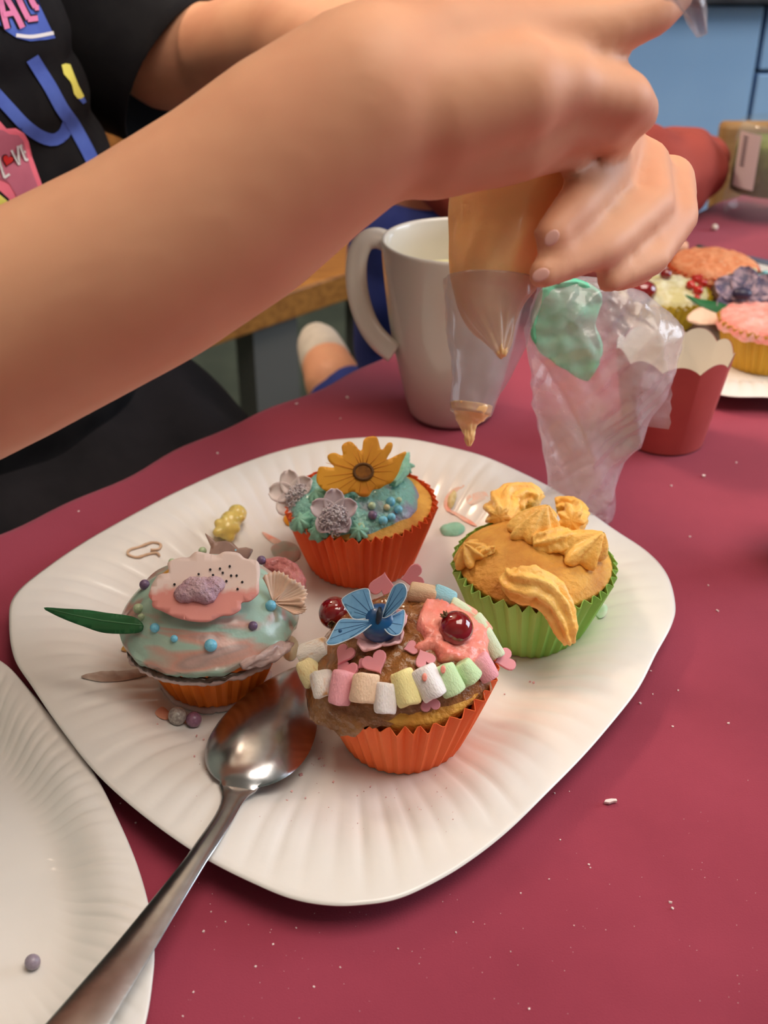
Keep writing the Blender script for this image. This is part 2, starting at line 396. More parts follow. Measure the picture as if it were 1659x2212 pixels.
# ------------------------------------------------------------------ cupcakes
class Cup: pass
M_sponge = mat('golden_sponge', (226, 170, 76), (196, 130, 48), rough=0.6, scale=70, bump=0.9, bscale=420, bdist=.0012, sss=.1, ramp=(.35, .7))
M_crumb = mat('pale_sponge', (226, 168, 70), (206, 140, 48), rough=0.6, scale=150, bump=0.9, bscale=500, bdist=.0012)
def liner_mat(name, c, c2): return mat(name, c, c2, rough=0.55, scale=30, bump=.25, bscale=300, bdist=.0004, spec=.3, stretch=(1, 1, .25))
def cupcake(px, py, rb, rr, h, label, lmat, dome=.018, tilt=(0, 0), smat=None, pleats=40, z0=TZ+.0018, seed=0, pos=None, tooth=.0016, dexp=.75, wob=None, q=1.0):
    c = Cup(); p = pos or PZ(px, py, z0)
    c.x, c.y = p.x, p.y + (0 if pos else rb*math.cos(math.atan2(p.x, p.y)*0)); c.z0 = z0; c.rb, c.rr, c.h = rb, rr, h
    c.dome, c.tilt, c.seed, c.dexp = dome, tilt, seed, dexp
    zt = z0+h; c.zt = zt
    def rimz(x, y): return zt+tilt[0]*(x-c.x)+tilt[1]*(y-c.y)
    c.rimz = rimz
    def top(x, y):
        r = math.hypot(x-c.x, y-c.y)/rr
        z = rimz(x, y)-.002
        nn = .0008*nz((x*90+seed, y*90, seed))
        if r < 1: return z+dome*(1-r**2.2)**dexp+nn
        return z-(r-1)*rr*1.5+nn
    c.top = top
    root = empty('cupcake', (c.x, c.y, z0)); tag(root, label, 'cupcake', 'decorated cupcakes'); c.root = root
    # pleated paper case
    prof = [i/10 for i in range(11)]; n = pleats*int(6*q)
    def wave(a): 
        t = (a/(2*math.pi)*pleats) % 1; return abs(t-.5)*4-1
    vs = []
    for s in prof:
        for i in range(n):
            a = 2*math.pi*i/n
            amp = (.00035+.0011*s)*(1+.5*nz((math.cos(a)*4+seed, math.sin(a)*4, 2)))
            tw = a+s*.05*nz((math.cos(a)*2, math.sin(a)*2, seed+5))
            lob = (wob(a)*s if wob else 0)
            r = rb+(rr-rb)*(s**.9)+amp*wave(tw)+lob + .0006*s*nz((math.cos(a)*6+seed, math.sin(a)*6, 8))
            x, y = c.x+r*math.cos(a), c.y+r*math.sin(a)
            zz = z0+(rimz(x, y)-z0)*s
            if s == 1: zz += tooth*(-wave(tw)*.5+.3)+.0008*nz((a*9, seed, 0))
            vs.append((x, y, zz))
    fs = grid_faces(n, len(prof)); k = len(vs); vs.append((c.x, c.y, z0)); fs += [(k, (i+1) % n, i) for i in range(n)]
    o = mk('paper_case', vs, fs, lmat, root, smooth=False, solid=.00025, offset=-1); c.case = o
    # sponge
    n = int(96*q); rs = [0, .1, .2, .3, .4, .5, .6, .68, .76, .83, .89, .93, .96, .985, 1.0]; vs = []
    for s in rs:
        for i in range(n):
            a = 2*math.pi*i/n; R = rr-.0016+(wob(a) if wob else 0); x, y = c.x+max(s, .002)*R*math.cos(a), c.y+max(s, .002)*R*math.sin(a)
            vs.append((x, y, top(x, y)))
    for f, dz in ((.86, .009), (.72, .018)):
        for i in range(n):
            a = 2*math.pi*i/n; x, y = c.x+f*(rr-.001)*math.cos(a)*.97, c.y+f*(rr-.001)*math.sin(a)*.97
            vs.append((x, y, rimz(x, y)-dz))
    o = mk('sponge', vs, grid_faces(n, len(rs)+2), smat or M_sponge, root)
    return c
def normal(c, x, y):
    e = .0008; f = c.surf if hasattr(c, 'surf') else c.top
    return Vector((f(x-e, y)-f(x+e, y), f(x, y-e)-f(x, y+e), 2*e)).normalized()
def hit(c, px, py):
    f = c.surf if hasattr(c, 'surf') else c.top
    r = ray(px, py); t = .25
    while t < 1.3:
        p = CAM+r*t
        if math.hypot(p.x-c.x, p.y-c.y) < c.rr*1.12 and p.z < f(p.x, p.y): return p, normal(c, p.x, p.y)
        t += .0004
    p = PZ(px, py, c.zt-.001); return p, Vector((0, -.3, .95)).normalized()
def icing(c, name, m, thick, rmax, n=144, rings=34, lump=None, under=.0012, over=0.0):
    # shell lying on the sponge; rmax(a) is its ragged edge, thick(s, a) its thickness
    vs = []
    for j in range(rings+1):
        s = j/rings
        for i in range(n):
            a = 2*math.pi*i/n; R = rmax(a)*c.rr; r = max(.002, s)*R
            x, y = c.x+r*math.cos(a), c.y+r*math.sin(a)
            e = (1-max(0, (s-.8)/.2)**2)**.5 if s > .8 else 1
            z = c.top(x, y)+thick(s, a)*e-(under*max(0, (s-.93)/.07))+(lump(x, y)*e if lump else 0)+.0048*max(0, min(1, (r/c.rr-.95)/.04))*over*e
            vs.append((x, y, z))
    return mk(name, vs, grid_faces(n, rings+1), m, c.root)

M_or1 = liner_mat('orange_paper_front', (250, 122, 66), (240, 106, 50))
M_or2 = liner_mat('orange_paper_back', (244, 104, 48), (226, 86, 36))
M_or3 = liner_mat('orange_paper_left', (248, 134, 46), (234, 116, 34))
M_gr = liner_mat('green_paper', (166, 212, 112), (146, 196, 90))
A = math.radians
front = cupcake(872, 1672, .0235, .0355, .0345, 'cupcake in orange case with caramel icing, marshmallow row and blue butterfly', M_or1, dome=.021, tilt=(.09, .10), smat=M_crumb, seed=1, pleats=38, wob=lambda a: -.0024*max(0, math.cos(a-math.radians(212)))**2)
leftc = cupcake(452, 1533, .0205, .0328, .0350, 'cupcake in orange case smothered in mint and salmon icing under a pale flower', M_or3, dome=.021, tilt=(.02, .0), seed=2, pleats=36)
back = cupcake(778, 1271, .0255, .0360, .0330, 'cupcake in dark orange case topped by an upright yellow daisy', M_or2, dome=.009, seed=3, pleats=44, dexp=.8)
green = cupcake(1155, 1421, .0228, .0352, .0345, 'cupcake in green paper case with piped orange cream swirls', M_gr, dome=.015, tilt=(.0, .02), seed=4, pleats=38, tooth=.0026)

# icing on the front cupcake: glossy caramel
M_caramel = mat('caramel_icing', (164, 110, 58), (136, 84, 42), rough=0.2, scale=90, bump=1.0, bscale=300, bdist=.002, coat=.5, c3=(188, 140, 94), ramp=(.35, .55))
def lumpf(x, y): return .0011*nz((x*260, y*260, 3))+.0006*nz((x*600, y*600, 9))
def thick_f(s, a): return .0022+.0012*nz((s*3, a*2, 1))
def rmax_f(a):
    fr = max(0, math.cos(a-A(-115)))
    return .985+.03*nz((math.cos(a)*3, math.sin(a)*3, 1))+.03*nz((math.cos(a)*9, math.sin(a)*9, 7))+.10*max(0, math.cos(a-A(195)))**3-.10*max(0, math.cos(a-A(-78)))**6
icing(front, 'caramel_icing', M_caramel, thick_f, rmax_f, lump=lumpf, over=1.0)
front.surf = lambda x, y: front.top(x, y)+.0022
# pink icing patch on the front cupcake
M_pinkic = mat('pink_icing', (252, 162, 146), (244, 136, 120), rough=0.3, scale=110, bump=.9, bscale=300, bdist=.001, sss=.1, coat=.2, c3=(255, 188, 172))
def patch(c, poly, m, name, hgt, parent, lumpa=.0008, step=6, sm=True, edge=12, lf=300):
    poly = smoothpoly(poly, max(40, len(poly)*5)) if sm else poly
    v, f = fill2d(poly, step); vs = []
    for q in v:
        p, nn = hit(c, q[0], q[1])
        e = min(1, edist(q, poly)/edge); e = math.sqrt(max(0, 1-(1-e)**2))
        vs.append(p+nn*(-.0005+(hgt+lumpa*nz(p*lf)+lumpa*.6*nz(p*lf*2.3))*e))
    return mk(name, vs, f, m, parent)
patch(front, [(905, 1330), (925, 1300), (962, 1312), (1000, 1330), (1042, 1345), (1050, 1375), (1047, 1410), (1052, 1425), (1020, 1445), (985, 1432), (950, 1430), (935, 1405), (900, 1412), (893, 1395), (915, 1385), (900, 1360)],
      M_pinkic, 'pink_icing', .0042, front.root, lumpa=.0016)

# icing on the left cupcake: swirled mint / salmon / grey
def swirl_mat():
    m = bpy.data.materials.new('swirled_icing'); m.use_nodes = True; nt = m.node_tree; N = nt.nodes.new; L = nt.links.new
    b = nt.nodes['Principled BSDF']; b.inputs['Roughness'].default_value = .3; b.inputs['Coat Weight'].default_value = .35
    b.inputs['Coat Roughness'].default_value = .2
    b.inputs['Subsurface Weight'].default_value = .08; b.inputs['Subsurface Scale'].default_value = .002
    tc = N('ShaderNodeTexCoord'); mp = N('ShaderNodeMapping'); mp.inputs['Rotation'].default_value = (0, 0, A(12)); mp.inputs['Scale'].default_value = (.30, 1, 1.9)
    L(tc.outputs['Object'], mp.inputs[0])
    n = N('ShaderNodeTexNoise'); n.inputs['Scale'].default_value = 44; n.inputs['Detail'].default_value = 2.5; n.inputs['Distortion'].default_value = .5
    L(mp.outputs[0], n.inputs['Vector'])
    r = N('ShaderNodeValToRGB'); e = r.color_ramp.elements
    e[0].position = .30; e[0].color = (*lin((150, 120, 112)), 1); e[1].position = .72; e[1].color = (*lin((214, 176, 168)), 1)
    for p, c in ((.37, (206, 156, 142)), (.42, (190, 172, 160)), (.47, (168, 198, 182)), (.545, (172, 204, 188)), (.575, (196, 178, 164)), (.61, (212, 160, 144)), (.66, (184, 156, 148))):
        k = e.new(p); k.color = (*lin(c), 1)
    L(n.outputs['Fac'], r.inputs[0]); L(r.outputs[0], b.inputs['Base Color'])
    n2 = N('ShaderNodeTexNoise'); n2.inputs['Scale'].default_value = 260; L(tc.outputs['Object'], n2.inputs['Vector'])
    bp = N('ShaderNodeBump'); bp.inputs['Strength'].default_value = .3; bp.inputs['Distance'].default_value = .001
    L(n2.outputs['Fac'], bp.inputs['Height']); L(bp.outputs[0], b.inputs['Normal'])
    return m
M_swirl = swirl_mat()
def leftsurf(x, y):
    r = math.hypot(x-leftc.x, y-leftc.y)/leftc.rr
    z = leftc.rimz(x, y)
    base = z-.004+.0215*max(0, 1-(min(r, 1.12)/1.13)**2.6)**.8
    return base+.0008*nz((x*120, y*120, 5))+.0005*math.sin((y-leftc.y)*520+2*nz((x*60, y*60, 1)))
leftc.surf = leftsurf
n, rings = 150, 40; vs = []
for j in range(rings+1):
    s = j/rings
    for i in range(n):
        a = 2*math.pi*i/n; R = leftc.rr*(1.125+.02*nz((math.cos(a)*5, math.sin(a)*5, 2)))
        if s <= .86:
            r = R*max(.002, s/.86); x, y = leftc.x+r*math.cos(a), leftc.y+r*math.sin(a); z = leftsurf(x, y)
        else:
            k = (s-.86)/.14; r = R*(1.0+.02*math.sin(k*3)-.10*k)
            x, y = leftc.x+r*math.cos(a), leftc.y+r*math.sin(a)
            drop = .0036+.0022*nz((math.cos(a)*4, math.sin(a)*4, 9))+.0016*nz((math.cos(a)*14, math.sin(a)*14, 3))
            z = leftsurf(leftc.x+R*math.cos(a), leftc.y+R*math.sin(a))-drop*k+.0012*math.sin(k*9+nz((math.cos(a)*5, math.sin(a)*5, 1))*3)
        vs.append((x, y, z))
for i in range(n):
    a = 2*math.pi*i/n; x, y = leftc.x+leftc.rr*.9*math.cos(a), leftc.y+leftc.rr*.9*math.sin(a); vs.append((x, y, leftc.rimz(x, y)-.004))
mk('swirled_icing', vs, grid_faces(n, rings+2), M_swirl, leftc.root)
# chocolate seam and ragged lip under the swirled icing
M_choc = mat('chocolate_seam', (82, 58, 42), (64, 44, 32), rough=.35, scale=90)
def ring_strip(c, name, m, a0, a1, rad, zf, r0, seed, n=70):
    P, Rr = [], []
    for i in range(n):
        t = i/(n-1); a = A(a0+(a1-a0)*t); rr_ = c.rr*(rad+.015*nz((t*14, seed, 1)))
        x, y = c.x+rr_*math.cos(a), c.y+rr_*math.sin(a)
        P.append((x, y, c.rimz(x, y)+zf+.0011*nz((t*17, seed, 5)))); Rr.append(max(.0002, r0*(.75+.8*abs(nz((t*23, seed, 2))))*min(1, 8*min(t, 1-t)+.1)))
    v, f = tube(P, Rr, 10)
    return mk(name, v, f, m, c.root)
ring_strip(leftc, 'chocolate_seam', M_choc, 205, 300, 1.075, -.0072, .0012, 3)
M_lip = mat('grey_pink_icing', (206, 180, 176), (178, 146, 140), rough=.3, scale=70, coat=.4, bump=.4, bscale=300)
ring_strip(leftc, 'icing_lip', M_lip, 200, 345, 1.05, -.0090, .0019, 6)
M_taupe = mat('taupe_icing', (150, 118, 104), (122, 92, 82), rough=.35, scale=80, coat=.3)

# icing on the back cupcake: sugary mint and lavender
M_mint = mat('mint_icing', (140, 198, 186), (126, 184, 172), rough=.35, scale=60, bump=1.0, bscale=700, bdist=.0014, c3=(150, 140, 168), ramp=(.42, .56), coat=.3)
def rmax_b(a): return .86+.05*nz((math.cos(a)*4, math.sin(a)*4, 4))+.14*max(0, math.cos(a-A(215)))**2-.06*max(0, math.cos(a))**2
icing(back, 'mint_icing', M_mint, lambda s, a: .0045*(1-s**3)+.0012, rmax_b, lump=lambda x, y: .0011*nz((x*200, y*200, 1))+.0005*nz((x*700, y*700, 2)))
back.surf = lambda x, y: back.top(x, y)+.0012+.0045*max(0, 1-(math.hypot(x-back.x, y-back.y)/(.88*back.rr))**3)
M_mintp = mat('mint_cream', (148, 204, 180), (128, 186, 162), rough=.4, scale=90, bump=.6, bscale=500)
def star(r0, amp, k, a, j=0, tw=0): return r0*(1+amp*math.cos(k*a+tw*j))
# ruffled mint cream between the blossoms
for k, (px, py, rp) in enumerate(((655, 1130, 24), (690, 1150, 22), (735, 1072, 26), (690, 1075, 22), (775, 1150, 20), (870, 1010, 22))):
    p, nn = hit(back, px, py); r = rw(rp, depth(p))
    v, f = lathe_data([(r*.7, -.001), (r, .0005), (r*.95, .0015), (r*.6, .003), (r*.2, .0042)], 42, rf=lambda r_, z, a, j: r_*(1+.22*math.cos(7*a+j*.35+k)+.08*math.cos(15*a)))
    q = nn.to_track_quat('Z', 'Y').to_matrix().to_4x4()
    mk('mint_ruffle', [(Matrix.Translation(p) @ q) @ x for x in v], f, M_mintp, back.root)

# piped orange swirls on the green cupcake
M_orc = mat('orange_cream', (255, 208, 116), (255, 192, 92), rough=.42, scale=50, bump=.8, bscale=420, bdist=.001, sss=.12, coat=.12)
def piped(c, pts, k=7, amp=.2, tw=.22, lift=.4, n=42, name='orange_cream_swirl', m=M_orc):
    P, R = [], []
    for px, py, rp in pts:
        p, nn = hit(c, px, py); r = rw(rp, depth(p)); P.append(p+nn*r*lift); R.append(r)
    PP = spline(P, 36, False)
    RR = [p.x for p in spline([(r, 0, 0) for r in R], 36, False)]
    # even sampling of radii along the list
    RR = []
    for i in range(36):
        t = i/35*(len(R)-1); a = int(min(t, len(R)-2)); RR.append(R[a]+(R[a+1]-R[a])*(t-a))
    v, f = tube(PP, RR, n, rf=lambda r, a, j: r*(1+amp*math.cos(k*a+tw*j)+.05*math.cos(3*a+j*.9))+.0004*nz((a*3, j*.5, k)))
    v = [q+Vector((nz(q*420), nz(q*420+Vector((5, 0, 0))), nz(q*420+Vector((0, 5, 0)))))*.0005 for q in v]
    return mk(name, v, f, m, c.root)
def dollop(c, px, py, rp, hp, k=7, lean=(0, 0), tw=.25, amp=.2, extra=None):
    p, nn = hit(c, px, py); r = rw(rp, depth(p)); h = rw(hp, depth(p)); q = nn.to_track_quat('Z', 'Y').to_matrix()
    vs = []; N = 56; prof = [(.55, -.12), (.85, -.06), (1, .06), (1.02, .18), (.95, .34), (.80, .50), (.62, .66), (.42, .80), (.24, .90), (.12, .98), (.03, 1.0)]
    for j, (rr_, z) in enumerate(prof):
        for i in range(N):
            a = 2*math.pi*i/N; rad = r*rr_*(1+amp*math.cos(k*a+tw*j)+.05*math.cos(2*a+1))
            v = Vector((rad*math.cos(a), rad*math.sin(a), h*z)); w_ = p+q @ v + (RT*lean[0]-Vector((0, 0, 1))*lean[1])*r*max(0, z)**1.6
            w_ += Vector((nz(w_*400), nz(w_*400+Vector((9, 0, 0))), nz(w_*400+Vector((0, 9, 0)))))*.0005
            vs.append(w_)
    return mk('orange_cream_swirl', vs, grid_faces(N, len(prof)), M_orc, c.root)
piped(green, [(1082, 1128, 22), (1085, 1105, 30), (1110, 1088, 34), (1140, 1085, 32), (1160, 1092, 22)], lift=.5)
piped(green, [(1228, 1140, 26), (1240, 1118, 28), (1222, 1102, 24), (1200, 1100, 16)], lift=.6)
dollop(green, 1150, 1146, 52, 50, k=8, lean=(.55, -.25), tw=.35, amp=.15)
piped(green, [(1150, 1175, 16), (1185, 1178, 26), (1215, 1180, 30), (1240, 1180, 22)], k=6, amp=.16)
dollop(green, 1248, 1196, 48, 48, k=6, lean=(.75, -.25), tw=.2, amp=.22)
dollop(green, 1018, 1204, 34, 36, k=7, lean=(.1, -.2), amp=.26)
piped(green, [(1025, 1204, 16), (1050, 1195, 13), (1070, 1190, 8)], k=5)
piped(green, [(1105, 1245, 18), (1112, 1262, 34), (1135, 1270, 38), (1168, 1280, 36), (1195, 1305, 32), (1212, 1340, 28), (1222, 1372, 24), (1226, 1384, 12)], k=7, tw=.12, amp=.2, lift=.45)

# ------------------------------------------------------------------ sweets on the cupcakes
M_marsh = {k: mat('marshmallow_'+k, c, c2, rough=.75, scale=sc, sss=.12, bump=.25, bscale=7, bdist=.02, ramp=rp, spec=.2, detail=2) for k, c, c2, sc, rp in (
    ('white', (244, 240, 240), (238, 232, 232), 40, (.4, .6)), ('cream', (244, 232, 186), (238, 222, 170), 60, (.4, .6)),
    ('toasted', (244, 238, 230), (214, 164, 100), 1.5, (.54, .74)), ('creamtoast', (242, 228, 176), (212, 160, 84), 1.5, (.54, .74)),
    ('pink', (248, 180, 190), (242, 170, 182), 40, (.4, .6)), ('peach', (250, 220, 192), (246, 212, 182), 40, (.4, .6)),
    ('yellow', (248, 238, 176), (242, 230, 160), 40, (.4, .6)), ('green', (208, 236, 188), (200, 228, 178), 40, (.4, .6)),
    ('pale', (224, 238, 206), (216, 230, 198), 40, (.4, .6)), ('blue', (164, 214, 226), (152, 204, 218), 40, (.4, .6)),
    ('beige', (226, 196, 162), (214, 180, 146), 40, (.4, .6)), ('pinkish', (222, 234, 200), (246, 178, 156), 1.0, (.5, .58)))}
pv, pf = lathe_data([(.62, -.5), (.84, -.49), (.95, -.45), (1, -.36), (1.02, 0), (1, .36), (.95, .45), (.84, .49), (.62, .5)], 24)
MME = {}
def marsh_mesh(kind):
    if kind not in MME:
        k_ = len(MME)*3.1; me = bpy.data.meshes.new('marshmallow'); me.from_pydata([q+Vector((nz(q*1.3+Vector((k_, 0, 0))), nz(q*1.3+Vector((0, k_, 5))), .4*nz(q*1.1+Vector((3, k_, 0)))))*.16 for q in pv], [], pf); me.update()
        for p in me.polygons: p.use_smooth = True
        me.materials.append(M_marsh[kind]); MME[kind] = me
    return MME[kind]
def marsh(px, py, L, Wd, ang, kind, label, dot=None, lift=.8):
    p, nn = hit(front, px, py+Wd*.25); d = depth(p); r = rw(Wd/2, d)*1.10; ln = rw(L, d)*1.12
    dv = (RT*math.cos(A(ang))-UP*math.sin(A(ang))); ax = (dv-nn*dv.dot(nn)*.75).normalized()
    # centre on the sight line, lifted off the icing
    c = PD(px, py, d-r*.25); c = p+nn*r*lift; off = PD(px, py, depth(c)); c = off
    q = ax.to_track_quat('Z', 'Y').to_matrix().to_4x4()
    M = Matrix.Translation(c) @ q @ Matrix.Diagonal((r, r*.96, ln, 1))
    o = link('marshmallow', marsh_mesh(kind), None, None, M)
    tag(o, label, 'marshmallow', 'mini marshmallows on the front cupcake')
    if dot:
        dd = PD(dot[0], dot[1], depth(c)-r*.99); v, f = lathe_data([(.05, .6), (.6, .5), (1, 0), (.8, -.6)], 12)
        rr = rw(7, d); qq = (CAM-dd).normalized().to_track_quat('Z', 'Y').to_matrix().to_4x4()
        mk('icing_dot', [Matrix.Translation(dd) @ qq @ Vector((x.x*rr*.8, x.y*rr*1.3, x.z*rr*.3)) for x in v], f, M_pinkic, o)
ms = [
 (682, 1410, 62, 50, 8, 'toasted', 'white marshmallow with a toasted patch directly below the butterfly wing tip'),
 (672, 1453, 50, 46, 35, 'creamtoast', 'cream marshmallow at the left end of the smile row, beside the spoon tip'),
 (697, 1478, 50, 46, 62, 'toasted', 'white marshmallow with brown toasted smear, just left of the pink upright one'),
 (738, 1486, 66, 48, 97, 'pink', 'pink marshmallow with folded top standing in the front row between white and peach ones'),
 (789, 1487, 56, 54, 92, 'peach', 'peach coloured marshmallow in the front row, right of the pink upright one'),
 (833, 1508, 60, 46, 90, 'white', 'plain white marshmallow lowest in the front row, below the pink heart'),
 (876, 1486, 66, 48, 72, 'yellow', 'pale yellow marshmallow in the front row right of the lowest white one'),
 (926, 1474, 66, 54, 62, 'white', 'big white marshmallow with a pink icing dot'),
 (970, 1468, 60, 48, 70, 'green', 'mint green marshmallow with a pink icing dot'),
 (1009, 1451, 44, 46, 52, 'green', 'short mint green marshmallow with a yellowish spot, beside the pink one at row end'),
 (1046, 1442, 52, 42, 52, 'pink', 'pink marshmallow at the right end of the row, touching the outer heart'),
 (1059, 1390, 60, 36, 62, 'pale', 'pale green marshmallow on the right rim next to the green case'),
 (1036, 1352, 44, 36, 60, 'pinkish', 'small pale marshmallow smeared with pink icing right of the upper right currant'),
 (998, 1320, 58, 34, 18, 'pinkish', 'pale green marshmallow smeared with pink icing just behind the right currant'),
 (958, 1291, 46, 42, 42, 'blue', 'light blue marshmallow behind the pink icing, near the green case'),
 (913, 1282, 52, 40, 18, 'beige', 'beige marshmallow behind the butterfly, left of the blue one')]
for i, m_ in enumerate(ms):
    marsh(*m_, dot={7: (917, 1463), 8: (957, 1446)}.get(i))

# hearts
M_heart = mat('pink_sugar', (226, 148, 158), (220, 140, 150), rough=.5, scale=60, sss=.1)
def heart_poly():
    P = []
    for i in range(28):
        t = 2*math.pi*i/28; P.append((math.sin(t)**3, (13*math.cos(t)-5*math.cos(2*t)-2*math.cos(3*t)-math.cos(4*t))/16))
    return P
HV, HF = [], []
hp = heart_poly(); nh = len(hp)
for z, s in ((-.18, .94), (-.12, 1), (.12, 1), (.18, .93)):
    for x, y in hp: HV.append(Vector((x*s, y*s, z)))
HF = grid_faces(nh, 4)+[tuple(range(nh-1, -1, -1)), tuple(range(3*nh, 4*nh))]
hme = bpy.data.meshes.new('sugar_heart'); hme.from_pydata(HV, [], HF); hme.update(); hme.materials.append(M_heart)
bm = bmesh.new(); bm.from_mesh(hme); bmesh.ops.recalc_face_normals(bm, faces=bm.faces); bm.to_mesh(hme); bm.free()
def heart(px, py, size, rot, label, up=None, lift=.001, c=front):
    p, nn = hit(c, px, py); d = depth(p); n_ = (up or nn).normalized()
    r = rw(size/2, d)
    t = RT*math.cos(A(rot))-UP*math.sin(A(rot)); y = -(RT*math.cos(A(rot+90))-UP*math.sin(A(rot+90)))
    y = (y-n_*y.dot(n_)).normalized(); x = y.cross(n_)
    M = Matrix.Translation(p+nn*lift) @ Matrix((x, y, n_)).transposed().to_4x4() @ Matrix.Diagonal((r, r, r*.75, 1))
    tag(link('sugar_heart', hme, None, None, M), label, 'candy', 'pink sugar hearts on the front cupcake')
heart(752, 1418, 52, 20, 'pink sugar heart lying upon another heart, left of the plain large heart', lift=.0022)
heart(752, 1450, 56, 10, 'pink sugar heart half buried beneath a second heart on the caramel icing', lift=.0008)
heart(813, 1434, 58, -28, 'largest plain pink sugar heart in the middle of the caramel icing', lift=.0018)
heart(916, 1428, 46, 160, 'pink sugar heart at the lower edge of pink icing, above the dotted white marshmallow', lift=.002)
heart(1076, 1431, 52, 70, 'pink sugar heart sticking out over the right rim beside the pink marshmallow', up=Vector((.2, -.5, .8)), lift=.003)
heart(888, 1402, 34, 75, 'small pink sugar heart chip between the large heart and the pink icing')
heart(928, 1519, 44, 170, 'pink sugar heart poking out below the white marshmallow with a pink dot', lift=.0006)
heart(826, 1278, 58, 190, 'pink sugar heart standing behind the butterfly below the rear orange case', up=Vector((0, -.75, .65)), lift=.004)
heart(893, 1262, 56, 80, 'upright pink sugar heart standing behind the beige marshmallow', up=Vector((0, -.8, .6)), lift=.005)
heart(786, 1436, 26, 40, 'tiny pink sugar heart piece tucked under the large plain heart')

# currants and the blue candy ball
M_cur = mat('red_currant', (140, 16, 24), (112, 8, 18), rough=.08, scale=50, sss=.15, coat=1.0, spec=.7)
M_calyx = mat('dried_calyx', (120, 92, 58), (84, 60, 38), rough=.8)
M_ball = mat('blue_candy', (22, 84, 136), (16, 68, 120), rough=.3, scale=60, coat=.3)
def uvs(r, seg=32, rings=20):
    return lathe_data([(max(.0001, r*math.sin(math.pi*j/rings)), -r*math.cos(math.pi*j/rings)) for j in range(rings+1)], seg, cap=False)
def currant(px, py, rp, cal, label, c=front, name='red_currant', sink=.75):
    p, nn = hit(c, px, py+rp*.55); d = depth(p)-.003; r = rw(rp, d); ctr = PD(px, py, d-r*.1)
    v, f = uvs(r); o = mk(name, [ctr+q for q in v], f, M_cur if name == 'red_currant' else M_ball)
    if cal:
        dirv = (RT*cal[0]-UP*cal[1]-FW*cal[2]).normalized(); q = dirv.to_track_quat('Z', 'Y').to_matrix().to_4x4()
        vs, fs = [], []
        for k in range(6):
            a = 2*math.pi*k/6; b = len(vs)
            for rr, zz, w_ in ((.06, -.02, .10), (.20, .10, .10), (.26, .26, .02)):
                for sgn in (-1, 1): vs.append(Vector((rr*math.cos(a)-sgn*w_*math.sin(a), rr*math.sin(a)+sgn*w_*math.cos(a), .98+zz)))
            fs += [(b, b+1, b+3, b+2), (b+2, b+3, b+5, b+4)]
        mk('calyx', [Matrix.Translation(ctr) @ q @ (x*r) for x in vs], fs, M_calyx, o, solid=.0002)
    return o, ctr, r
o, c_, r_ = currant(724, 1325, 36, (-.12, .45, .8), ''); tag(o, 'red currant on the left of the front cupcake, half behind the butterfly', 'berry', 'red currants')
o, c_, r_ = currant(985, 1357, 38, (-.62, -.72, .35), ''); tag(o, 'red currant sitting on the pink icing of the front cupcake', 'berry', 'red currants')
# sugar flower under the ball
M_pinkpet = mat('pink_wafer', (228, 164, 170), (238, 186, 190), rough=.55, scale=90, sss=.1)
def petal(L, Wd, cup, curl, nu=7, nv=8, ridge=0, rk=9, notch=0, fan=False):
    vs = []
    for j in range(nv):
        t = j/(nv-1)
        tt = .07+.915*t; wv = Wd*math.sqrt(max(0, 1-(2*tt-1)**2)) if not fan else Wd*(.06+.94*t**.85)
        for i in range(nu):
            u = i/(nu-1)*2-1
            l = L*t*(1-(.34*u*u*t if fan else .05*u*u*t)+(.02*math.cos(u*rk) if fan else 0))-notch*L*(1-abs(u))*t**6
            vs.append(Vector((wv*u*.5, l, cup*u*u+curl*t*t+ridge*math.cos(u*rk)*t)))
    return vs, grid_faces(nu, nv, False)
def blossom(root, ctr, n_, yref, cnt, L, Wd, cup, curl, m, a0=0, solid=.0004, skip=(), ridge=0, **kw):
    n_ = n_.normalized(); y = (yref-n_*yref.dot(n_)).normalized(); x = y.cross(n_)
    Mo = Matrix.Translation(ctr) @ Matrix((x, y, n_)).transposed().to_4x4()
    for k in range(cnt):
        if k in skip: continue
        v, f = petal(L, Wd, cup, curl, ridge=ridge, **kw)
        Rz = Matrix.Rotation(2*math.pi*k/cnt+a0, 4, 'Z')
        mk('petal', [Mo @ Rz @ q for q in v], f, m, root, solid=solid)
    return Mo
pb, nb = hit(front, 822, 1368); d = depth(pb)
fl = empty('sugar_flower', pb); tag(fl, 'pink sugar flower lying under the blue candy ball and butterfly', 'flower', 'wafer and sugar flowers')
blossom(fl, pb+nb*.0012, nb, UP, 5, rw(66, d), rw(60, d), .0012, .002, M_pinkpet, a0=.35, solid=.0008)
o, bc, br = currant(821, 1346, 43, None, '', name='candy_ball'); tag(o, 'dark blue candy ball under the butterfly on the front cupcake', 'candy')

